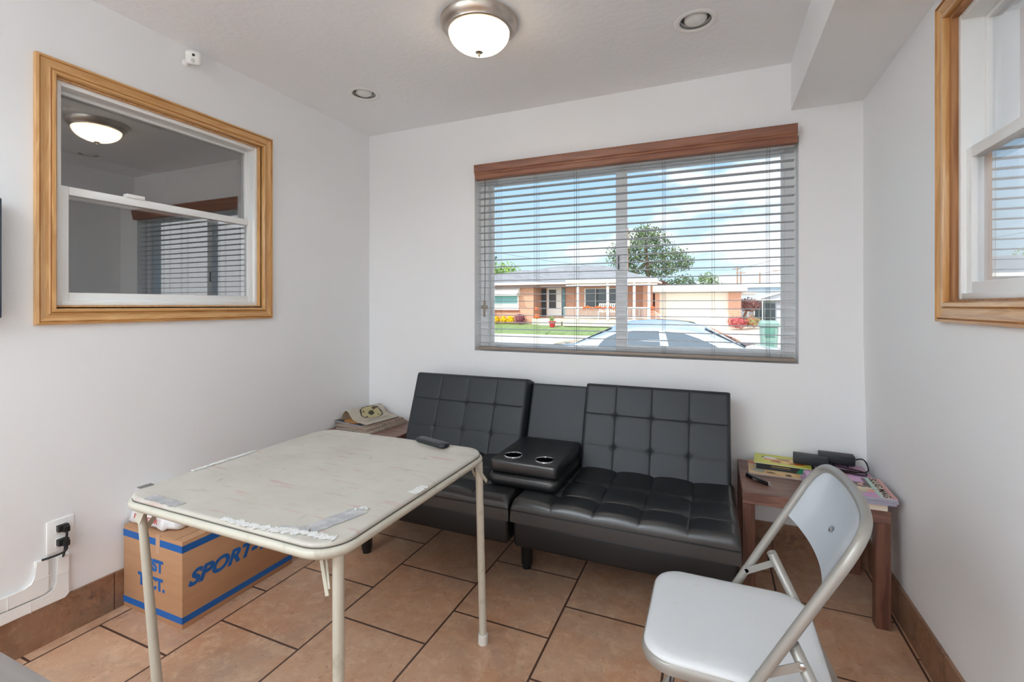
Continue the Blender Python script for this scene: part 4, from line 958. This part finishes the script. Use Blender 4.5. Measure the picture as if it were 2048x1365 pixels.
# things on the porch
def leafy(bm, c, rad, n, s, shell=.55):
    for _ in range(n):
        v = Vector((random.gauss(0, 1), random.gauss(0, 1), random.gauss(0, 1))).normalized()*(random.uniform(shell, 1))
        p = Vector(c)+Vector((v.x*rad[0], v.y*rad[1], v.z*rad[2]))
        n_ = (v+Vector((random.uniform(-1, 1), random.uniform(-1, 1), random.uniform(-1, 1)))*.9).normalized()
        a = n_.orthogonal().normalized(); b = n_.cross(a); q = random.uniform(.6, 1.25)*s; an = random.uniform(0, PI)
        a, b = a*math.cos(an)+b*math.sin(an), b*math.cos(an)-a*math.sin(an)
        vs = [bm.verts.new(p+a*q*x+b*q*y*.6) for x, y in ((-1, 0), (-.3, .7), (.6, .55), (1.1, 0), (.5, -.6), (-.4, -.7))]
        bm.faces.new(vs)
def blob(bm, c, rad, seg=12):
    m = Matrix.Translation(c) @ Matrix.Diagonal((*rad, 1)); bmesh.ops.create_uvsphere(bm, u_segments=seg, v_segments=seg//2+2, radius=1, matrix=m)
def leafmat(n, a, b, sc=2.): return mat(n, a, .8, noise=(sc, b, .42, .6))
random.seed(21)
orange = mat('orange_garland', (232, 134, 60), .7); pump = mat('pumpkin_skin', (226, 110, 44), .5)
bm = newbm()
for k in range(150):
    x = -7.0+k*.0155; z = 1.04+.10*abs(math.sin(k*.043*PI/2*1.2))-.02
    leafy(bm, (x, 26.9, z), (.06, .04, .09), 4, .05, 0)
tag(obj('autumn_garland', bm, orange, None, smooth=False, nrm=False), 'orange autumn garland along the porch railing', 'garland', kind=None)
t = thing('porch_bench', 'white slatted bench standing on the porch behind the railing', 'bench', (-5.5, 27.4, .42))
for nm_, bb in (('bench_seat', [(-6.2, 27.2, .82, -4.9, 27.6, .87)]), ('bench_back', [(-6.2+k*.11, 27.6, .87, -6.14+k*.11, 27.63, 1.3) for k in range(12)]+[(-6.2, 27.6, 1.28, -4.85, 27.64, 1.34)])):
    bm = newbm()
    for b_ in bb: box(bm, *b_)
    obj(nm_, bm, trimw, t, smooth=False)
for x in (-6.18, -4.95): obj('leg', box(newbm(), x, 27.2, .42, x+.05, 27.6, .82), trimw, t, smooth=False)
t = thing('flower_pot', 'red pot with a green plant at the foot of the porch steps', 'plant pot', (-8.75, 26.6, -.08))
bm = newbm(); lathe(bm, -8.75, 26.6, [(.13, -.06), (.2, .22), (.22, .24), (.22, .28)], 18); obj('pot', bm, mat('red_glaze', (196, 52, 60), .4), t)
bm = newbm(); leafy(bm, (-8.75, 26.6, .42), (.22, .2, .2), 60, .07, .1); obj('foliage', bm, leafmat('pot_leaves', (110, 150, 80), (150, 170, 110)), t, smooth=False, nrm=False)
def pumpkin(x, y, z, r, lab):
    t = thing('pumpkin', lab, 'pumpkin', (x, y, z), 0, 'autumn pumpkins at the house')
    n = 32; bm = newbm()
    rings(bm, [[(x+r*s*(1-.09*abs(math.cos(k*8*PI/n)))*math.cos(2*PI*k/n), y+r*s*(1-.09*abs(math.cos(k*8*PI/n)))*math.sin(2*PI*k/n), z+r*q) for k in range(n)] for s, q in ((.3, 0), (.8, .15), (1, .6), (.95, 1), (.6, 1.35), (.15, 1.4))]); obj('fruit', bm, pump, t)
    obj('stem', tube(newbm(), [(x, y, z+1.3*r), (x+.02, y, z+1.75*r)], r*.13, 8), brown_t, t)
pumpkin(-3.15, 27.35, .95, .17, 'orange pumpkin on the step rail beside the garage')
pumpkin(-10.15, 27.75, .62+.28, .15, 'pale pumpkin heap left of the front door, its topmost pumpkin'); pumpkin(-10.12, 27.7, .40, .2, 'larger pumpkin below the topmost one left of the front door')
t = thing('stair_rail', 'white metal handrail and steps between porch and garage', 'handrail', (-3.1, 27.3, .05))
bm = newbm()
obj('plinth', box(newbm(), -3.3, 27.2, .05, -3.0, 27.55, .95), brick_m, t, smooth=False)
for k in range(7): box(bm, -2.98+k*.08, 27.3, .05, -2.96+k*.08, 27.33, .85-k*.07)
bar(bm, (-3.0, 27.31, .9), (-2.42, 27.31, .38), .03, .03); obj('rail', bm, trimw, t, smooth=False)

# planting
def bush(nm, lab, c, rad, n, s, m, cat='shrub', group=None):
    t = thing(nm, lab, cat, (c[0], c[1], c[2]-rad[2]), 0, group)
    bm = newbm(); leafy(bm, c, rad, n, s, .5); obj('foliage', bm, m, t, smooth=False, nrm=False)
    bm = newbm(); blob(bm, c, (rad[0]*.62, rad[1]*.62, rad[2]*.72)); obj('core', bm, m, t)
    return t
yel = leafmat('yellow_flowers', (246, 214, 26), (226, 180, 20), 6); mar = leafmat('maroon_leaves', (128, 62, 78), (150, 86, 96), 5)
for k, x in enumerate((-12.85, -12.35, -11.85)):
    bush('flower_clump', 'yellow flowers under the house window, '+('the clump furthest left', 'the middle clump', 'the clump beside the maroon shrub')[k], (x, 27.55, .30), (.245, .24, .24), 260, .07, yel, 'flowers', 'yellow flowers under the house window')
bush('shrub', 'round maroon shrub right of the yellow flowers', (-11.2, 27.55, .36), (.42, .4, .34), 330, .06, mar)
bush('shrub', 'dark green shrub at the left window edge', (-13.5, 27.6, .65), (.35, .3, .65), 200, .07, leafmat('dark_leaves', (70, 96, 70), (100, 124, 86), 5))
bush('shrub', 'low red shrub in front of the right garage pier', (1.15, 26.9, .34), (.55, .4, .34), 420, .06, leafmat('red_leaves', (172, 76, 80), (196, 110, 106), 5))
bush('shrub', 'low green shrub with red berries right of the red shrub', (1.85, 27.3, .38), (.45, .4, .34), 300, .06, leafmat('berry_leaves', (128, 140, 88), (190, 110, 90), 7))
t = bush('small_tree', 'small maroon-leaved tree beyond the right garage pier', (1.85, 29.5, 1.25), (.6, .5, .42), 520, .07, leafmat('purple_leaves', (120, 74, 76), (146, 104, 92), 5), 'tree')
obj('trunk', tube(newbm(), [(1.55, 29.5, .1), (1.6, 29.5, .6), (1.8, 29.5, 1.1)], [.09, .07, .05], 8), brown_t, t)
def tree(lab, x, y, clumps, trunk_h, m, n, s, tr=.25, group='trees beyond the house'):
    t = thing('tree', lab, 'tree', (x, y, 0), 0, group)
    bm = newbm()
    for c, r in clumps: leafy(bm, (x+c[0], y+c[1], c[2]), r, int(n*r[0]*r[2]), s, .35)
    obj('crown', bm, m, t, smooth=False, nrm=False)
    bm = newbm(); tube(bm, [(x, y, 0), (x+.1, y, trunk_h*.5), (x-.1, y, trunk_h)], [tr, tr*.8, tr*.5], 10)
    for c, r in clumps[:6]: tube(bm, [(x, y, trunk_h*.8), (x+c[0]*.6, y+c[1]*.6, c[2]-.3)], [tr*.4, tr*.15], 6)
    obj('trunk', bm, brown_t, t)
g1 = leafmat('tree_leaves', (112, 132, 84), (72, 94, 66), .8); g2 = leafmat('bright_leaves', (150, 178, 88), (110, 146, 66), .8); g3 = leafmat('blue_green_needles', (96, 122, 110), (70, 96, 84), 1)
tree('large leafy tree rising behind the brick house roof', -5.6, 45, [((0, 0, 6.6), (2.5, 2, 2.0)), ((-2.2, 0, 5.9), (1.7, 1.5, 1.7)), ((2.2, 0, 5.4), (1.9, 1.5, 1.3)), ((-.2, 0, 7.7), (1.4, 1.2, 1.1)), ((.8, 0, 4.4), (2.0, 1.2, .9)), ((-1.8, 0, 4.5), (1.6, 1.2, .9)), ((3.2, 0, 4.9), (.9, .8, .7))], 6.5, g1, 330, .13)
tree('bright green tree left of the brick house roof', -19.3, 43, [((0, 0, 4.4), (1.9, 1.4, 1.3)), ((-1.8, 0, 3.6), (1.6, 1.4, 1.5)), ((1.6, 0, 3.9), (1.0, 1, .9)), ((0, 0, 2.8), (2, 1, 1))], 4.2, g2, 330, .14)
t = thing('conifer', 'tall narrow conifer at the left edge of the window view', 'tree', (-22.3, 46, 0), 0, 'trees beyond the house')
bm = newbm()
for k in range(16): leafy(bm, (-22.3, 46, 1.5+k*.55), (1.9*(1-k/17), 1.6*(1-k/17), .35), 70, .16, .2)
obj('crown', bm, g3, t, smooth=False, nrm=False); obj('trunk', tube(newbm(), [(-22.3, 46, 0), (-22.3, 46, 9.8)], [.25, .05], 8), brown_t, t)
tree('pale wispy treetop showing over the house ridge', -13.6, 48, [((0, 0, 5.0), (1.0, .8, .45)), ((-1.5, 0, 4.7), (.8, .6, .35)), ((1.2, 0, 4.7), (.7, .6, .3))], 4.6, leafmat('pale_leaves', (178, 170, 130), (196, 186, 150), 1), 420, .10, .15)
tree('low round tree just above the garage roof', -2.6, 50, [((0, 0, 3.5), (1.3, 1, .9)), ((-1.6, 0, 3.2), (1.2, 1, .7))], 3.2, g1, 420, .12)
tree('larger round tree above the garage roof, beside the low one', -.0, 52, [((-.6, 0, 3.6), (1.2, 1, 1.1)), ((.5, 0, 3.0), (1.0, 1, .7)), ((4.2, 0, 2.9), (1., .8, .45))], 3.4, leafmat('olive_leaves', (120, 146, 78), (96, 122, 64), 1), 420, .12)

# grey neighbour house
h = thing('grey_house', 'pale grey house to the right beyond the garage', 'house', (4.5, 36, 0))
gw = mat('grey_siding', (186, 192, 200), .8); rf = mat('blue_grey_roof', (150, 180, 186), .8)
obj('walls', box(newbm(), 1.6, 38, 0, 12, 46, 2.5), gw, h, smooth=False)
obj('walls', box(newbm(), 3.4, 34, 0, 8, 38, 1.9), gw, h, smooth=False)
bm = newbm(); box(bm, 1.4, 37.8, 2.5, 12, 46, 2.62); box(bm, 2.2, 44, 2.62, 14, 48, 3.0); obj('roof', bm, trimw, h, smooth=False)
bm = newbm(); hull_prism(bm, [(2.2, 33.6, 1.52), (5.0, 33.6, 2.35), (7.8, 33.6, 1.52), (5.0, 33.6, 2.5)], (0, 4.5, 0)); obj('gable_roof', bm, rf, h, smooth=False)
bm = newbm(); bar(bm, (2.1, 33.55, 1.50), (5.0, 33.55, 2.42), .08, .14); bar(bm, (5.0, 33.55, 2.42), (7.9, 33.55, 1.50), .08, .14); box(bm, 1.3, 33.5, 1.50, 8, 33.6, 1.60); obj('bargeboard', bm, trimw, h, smooth=False)
obj('gable_wall', hull_prism(newbm(), [(2.4, 33.7, 1.55), (7.6, 33.7, 1.55), (5, 33.7, 2.38)], (0, .1, 0)), gw, h, smooth=False)
bm = newbm(); box(bm, 1.4, 32.5, 1.88, 2.4, 34, 1.96); box(bm, 1.4, 32.4, 1.96, 2.45, 32.5, 2.04); obj('porch_roof', bm, trimw, h, smooth=False)
w = obj('storefront', box(newbm(), 2.35, 33.9, .2, 3.6, 34.0, 1.5), mat('grey_green_trim', (150, 164, 160), .5), h, smooth=False)
for x in (2.4, 2.72, 3.04, 3.34): obj('pane', box(newbm(), x, 33.86, .3, x+.26, 33.92, 1.35), dglass, w, smooth=False)
for x in (1.95, 2.3, 2.75): obj('porch_post', box(newbm(), x, 32.6, 0, x+.05, 32.65, 1.55), trimw, h, smooth=False)

# wheeled bin
t = thing('trash_bin', 'pale green wheeled trash bin at the kerb across the street', 'bin', (1.46, 15.3, -.42))
gb = mat('bin_green', (138, 170, 158), .5)
def taper(bm, x0, x1, y0, y1, z0, X0, X1, Y0, Y1, z1):
    rings(bm, [[(x0, y0, z0), (x1, y0, z0), (x1, y1, z0), (x0, y1, z0)], [(X0, Y0, z1), (X1, Y0, z1), (X1, Y1, z1), (X0, Y1, z1)]]); return bm
bm = taper(newbm(), 1.28, 1.62, 15.05, 15.5, -.40, 1.24, 1.68, 15.0, 15.65, .62); bmesh.ops.bevel(bm, geom=bm.edges[:], offset=.02, segments=2, affect='EDGES'); obj('tub', bm, gb, t)
bm = newbm(); box(bm, 1.215, 14.97, .62, 1.705, 15.68, .70, .015); obj('rim', bm, gb, t)
bm = taper(newbm(), 1.20, 1.72, 14.95, 15.7, .70, 1.27, 1.65, 15.05, 15.6, .79); bmesh.ops.bevel(bm, geom=bm.edges[:], offset=.02, segments=2, affect='EDGES'); obj('lid', bm, gb, t)
bm = newbm(); box(bm, 1.34, 14.99, .34, 1.58, 15.02, .60, .01); box(bm, 1.36, 15.01, -.1, 1.56, 15.04, .22, .01); obj('front_panel', bm, mat('bin_green_dark', (96, 146, 130), .5), t)
for x in (1.22, 1.64):
    bm = newbm(); lathe(bm, 0, 0, [(.1, -.025), (.12, -.02), (.12, .02), (.1, .025)], 20); xf(bm, Matrix.Translation((x+.02, 15.62, -.30)) @ Matrix.Rotation(PI/2, 4, 'Y')); obj('wheel', bm, black_pl, t)

# poles, wires
pole_m = mat('pole_wood', (164, 132, 112), .8)
for k, (x, y, hh, lab) in enumerate(((2.55, 60, 5.6, 'utility pole nearest the garage roof with a crossarm'), (2.95, 61, 5.2, 'utility pole just right of the crossarm pole'), (5.0, 62, 5.0, 'utility pole carrying the round meter'), (6.6, 60, 5.3, 'thin pale utility pole furthest right'))):
    t = thing('utility_pole', lab, 'pole', (x, y, 0), 0, 'utility poles above the garage')
    obj('shaft', tube(newbm(), [(x, y, 0), (x, y, hh)], [.10, .07] if k < 3 else [.05, .04], 8), pole_m if k < 3 else gw, t)
    obj('crossarm', box(newbm(), x-.5, y-.05, hh-.25, x+.5, y+.05, hh-.17), pole_m, t, smooth=False)
def wire(lab, a, b, sag):
    a, b = Vector(a), Vector(b); o = obj('power_line', tube(newbm(), [a.lerp(b, k/12)-Vector((0, 0, sag*4*(k/12)*(1-k/12))) for k in range(13)], .018, 5), mat('wire_grey', (110, 110, 116), .6), None)
    tag(o, lab, 'cable', 'overhead power lines')
wire('power line from the crossarm pole across the sky to the right', (2.5, 60, 5.4), (26, 44, 12.5), .8)
wire('lower power line running left behind the big tree', (2.5, 60, 5.3), (-30, 50, 9.0), 1.2)
wire('power line between the right-hand poles', (5.0, 62, 4.9), (26, 52, 9.6), .5)
# big tree's utility pole with transformer
t = thing('utility_pole', 'utility pole with a pale transformer in front of the big tree', 'pole', (-7.1, 43, 0), 0)
obj('shaft', tube(newbm(), [(-7.1, 43, 0), (-7.1, 43, 8.2)], [.14, .1], 8), mat('pole_brown', (160, 120, 92), .8), t)
obj('transformer', lathe(newbm(), -7.05, 42.8, [(.2, 6.3), (.24, 6.35), (.24, 6.9), (.2, 7.0)], 16), mat('cream_can', (236, 222, 190), .5), t)
# hazy mountains
bm = newbm(); random.seed(4); xs_ = [-150+10*k for k in range(51)]
hs = [10+6*math.sin(k*.35)+4*math.sin(k*.9+1)+3*random.random() for k in range(51)]
rings(bm, [[(x, 330, -1) for x in xs_], [(x, 340, 4+hh*.95) for x, hh in zip(xs_, hs)], [(x, 400, -1) for x in xs_]], closed=False)
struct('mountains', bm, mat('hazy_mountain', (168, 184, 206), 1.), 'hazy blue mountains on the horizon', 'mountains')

# ------------------------------------------------------------------ car
car = thing('car', 'silver sedan parked at the kerb right outside the window', 'car', (-.8, 8.9, -.42))
sil = mat('silver_paint', (196, 206, 214), .18, metal=.55, coat=1.)
cgl = mat('car_glass', (50, 76, 92), .04, spec=.9, coat=1.)
YC = 8.95; HW = .88
def roofz(x):
    P = [(-3.05, .25), (-2.95, .46), (-2.75, .50), (-2.3, .555), (-2.0, .70), (-1.62, .885), (-1.4, .955), (-1.0, .985), (-.7, .985), (-.35, .95), (-.1, .875), (.15, .74), (.50, .555), (.9, .50), (1.4, .42), (1.62, .30), (1.70, .15)]
    for (a, za), (b, zb) in zip(P, P[1:]):
        if x <= b: return za+(zb-za)*(x-a)/(b-a)
    return P[-1][1]
def beltz(x): return min(.50+.02*math.sin((x+.8)*.8), roofz(x)-.004)
bm = newbm(); R = []
XS = [-3.05, -3.0, -2.95, -2.85, -2.7, -2.5, -2.3, -2.15, -2.0, -1.8, -1.62, -1.5, -1.4, -1.2, -1.0, -.8, -.6, -.4, -.25, -.1, .05, .2, .35, .5, .7, .9, 1.15, 1.4, 1.52, 1.62, 1.70]
for x in XS:
    rz_ = roofz(x); b = beltz(x); cab = max(rz_-b, 0); e = 1-.10*max(0, (abs(x+.7)-1.9)/.9)**2; hw = HW*e
    tin = min(cab/.48, 1)
    half = [(hw*.97, -.22), (hw, .02), (hw*.99, .28), (hw*.955, b-.03), (hw*.93, b), (hw*.93-.05*tin, b+cab*.3), (hw*.93-.13*tin, b+cab*.62), (hw*.93-.20*tin-.02, b+cab*.82), (hw*.93-.30*tin-.06, b+cab*.93), (hw*.45, b+cab*.99), (0, b+cab)]
    R.append([(x, YC-y, z) for y, z in half] + [(x, YC+y, z) for y, z in half[-2::-1]])
rings(bm, R)
cb_ = obj('body', bm, sil, car, angle=50)
def sidepane(nm, pts):
    """pane on the near side following the cabin's tumblehome"""
    bm = newbm(); q = []
    for x, z in pts:
        rz_ = roofz(x); b = beltz(x); cab = max(rz_-b, .05); f = (z-b)/cab; tin = min(cab/.48, 1)
        ks = [(0, .93, 0), (.3, .93, .05), (.62, .93, .13), (.82, .93, .22), (1, .8, .3)]
        off = 0
        for (fa, _, oa), (fb, _, ob) in zip(ks, ks[1:]):
            if fa <= f <= fb: off = oa+(ob-oa)*(f-fa)/(fb-fa)
        q.append((x, YC-(HW*.93-off*tin)-.012, z))
    hull_prism(bm, q, (0, .02, 0)); return obj(nm, bm, cgl, car, smooth=False)
sidepane('side_window', [(-1.86, .515), (-1.74, .66), (-1.52, .765), (-1.25, .80), (-.84, .805), (-.80, .515)])
sidepane('side_window', [(-.66, .515), (-.74, .80), (-.45, .775), (-.22, .70), (.02, .60), (.16, .515)])
def sweepglass(nm, xa, xb, inset):
    bm = newbm(); R = []
    n = 8
    for k in range(n+1):
        x = xa+(xb-xa)*k/n; z = roofz(x); b = beltz(x); cab = z-b; tin = min(cab/.48, 1); w = HW*.93-.24*tin-inset
        R.append([(x, YC+w*j/8, z+.004-.07*cab*abs(j/8)**2.5) for j in range(-8, 9)])
    rings(bm, R, closed=False); o = obj(nm, bm, cgl, car); s = o.modifiers.new('t', 'SOLIDIFY'); s.thickness = .008
sweepglass('rear_window', -2.24, -1.66, .02); sweepglass('windshield', -.12, .46, .02)
bm = newbm(); R = []
for x in (-.92, -.85, -.6, -.35, -.28): R.append([(x, YC+.32*j/4, roofz(x)+.003) for j in range(-4, 5)])
rings(bm, R, closed=False); o = obj('sunroof', bm, cgl, car); s = o.modifiers.new('t', 'SOLIDIFY'); s.thickness = .006
obj('mirror', box(newbm(), .10, YC-HW-.13, .46, .24, YC-HW+.02, .56, .03, 3), sil, car)
for x in (-2.25, .95):
    for y in (YC-HW+.1, YC+HW-.1):
        bm = newbm(); lathe(bm, 0, 0, [(.2, -.1), (.31, -.1), (.33, -.06), (.33, .06), (.31, .1), (.2, .1)], 28); xf(bm, Matrix.Translation((x, y, -.09)) @ Matrix.Rotation(PI/2, 4, 'X')); obj('wheel', bm, black_pl, car)
obj('wiper', tube(newbm(), [(.48, YC-.5, .575), (.40, YC-.1, .61)], .01, 6), black_pl, car)

# ------------------------------------------------------------------ light
def setup_world():
    w = bpy.data.worlds.new('World'); SC.world = w; w.use_nodes = True; nt = w.node_tree; nt.nodes.clear(); L = nt.links.new
    N = nt.nodes.new
    out = N('ShaderNodeOutputWorld'); bg = N('ShaderNodeBackground'); L(bg.outputs[0], out.inputs[0])
    tc = N('ShaderNodeTexCoord'); sp = N('ShaderNodeSeparateXYZ'); L(tc.outputs['Generated'], sp.inputs[0])
    def mr(src, a, b, c, d, smooth=True):
        n = N('ShaderNodeMapRange'); n.interpolation_type = 'SMOOTHSTEP' if smooth else 'LINEAR'
        for i, v in enumerate((a, b, c, d)): n.inputs[i+1].default_value = v
        L(src, n.inputs[0]); return n.outputs[0]
    def mix(f, a, b):
        n = N('ShaderNodeMix'); n.data_type = 'RGBA'
        if isinstance(f, float): n.inputs[0].default_value = f
        else: L(f, n.inputs[0])
        for i, v in ((6, a), (7, b)):
            if isinstance(v, tuple): n.inputs[i].default_value = (*v, 1)
            else: L(v, n.inputs[i])
        return n.outputs[2]
    grad = mix(mr(sp.outputs[2], 0., .42, 0, 1), (.62, .84, .96), (.28, .56, .92))
    mp = N('ShaderNodeMapping'); mp.inputs['Scale'].default_value = (1.6, 1.6, 4.2); mp.inputs['Location'].default_value = (.35, .2, .1); L(tc.outputs['Generated'], mp.inputs[0])
    nz = N('ShaderNodeTexNoise'); nz.inputs['Scale'].default_value = 2.2; nz.inputs['Detail'].default_value = 9; nz.inputs['Roughness'].default_value = .56; L(mp.outputs[0], nz.inputs['Vector'])
    ax = N('ShaderNodeMath'); ax.operation = 'MULTIPLY_ADD'; ax.inputs[1].default_value = .50; L(sp.outputs[0], ax.inputs[0]); L(nz.outputs[0], ax.inputs[2])
    cl = mr(ax.outputs[0], .43, .58, 0, 1)
    sky = mix(cl, grad, (1.02, 1.06, 1.1))
    rear = mr(sp.outputs[1], .15, -.55, 0, 1)
    sky = mix(rear, sky, REAR)
    ground = mr(sp.outputs[2], -.02, .0, 0, 1)
    sky = mix(ground, (.42, .40, .37), sky)
    L(sky, bg.inputs[0]); bg.inputs[1].default_value = SKY
REAR = (2.0, 2.1, 2.25); SKY = 1.0
setup_world()
sun = bpy.data.lights.new('sun', 'SUN'); sun.energy = 2.4; sun.angle = math.radians(.6); sun.color = (1, .95, .87)
so = bpy.data.objects.new('sun', sun); COL.objects.link(so)
sd = Vector((.50, .80, -.95)).normalized()      # travels towards +x, +y, down
so.rotation_euler = sd.to_track_quat('-Z', 'Y').to_euler()
def portal(nm, loc, rot, sx, sy):
    l = bpy.data.lights.new(nm, 'AREA'); l.shape = 'RECTANGLE'; l.size = sx; l.size_y = sy; l.energy = 1; l.cycles.is_portal = True
    o = bpy.data.objects.new(nm, l); COL.objects.link(o); o.location = loc; o.rotation_euler = rot
portal('portal_front', (-.51, 2.88, 1.51), (-PI/2, 0, 0), 1.8, 1.13)
portal('portal_rear', (-.775, YR-.1, 1.21), (PI/2, 0, 0), 2.65, 2.18)
portal('portal_right', (.83, 1.375, 1.67), (0, PI/2, 0), .84, .84)

# ------------------------------------------------------------------ camera
cam = bpy.data.cameras.new('camera'); co = bpy.data.objects.new('camera', cam); COL.objects.link(co)
co.location = (0, 0, 1.24); co.rotation_euler = (PI/2, 0, .403)
cam.sensor_width = 36; cam.lens = 944.1/2048*36; cam.shift_y = -(682.5-610.5)/2048; cam.clip_start = .02; cam.clip_end = 1000
SC.camera = co
SC.view_settings.view_transform = 'Standard'; SC.view_settings.look = 'None'; SC.view_settings.gamma = 1; SC.view_settings.exposure = .25
SC.view_settings.use_curve_mapping = False
SC.cycles.use_denoising = True
SC.cycles.max_bounces = 14; SC.cycles.diffuse_bounces = 8; SC.cycles.transparent_max_bounces = 24; SC.cycles.sample_clamp_indirect = 8
SC.cycles.caustics_reflective = False; SC.cycles.caustics_refractive = False
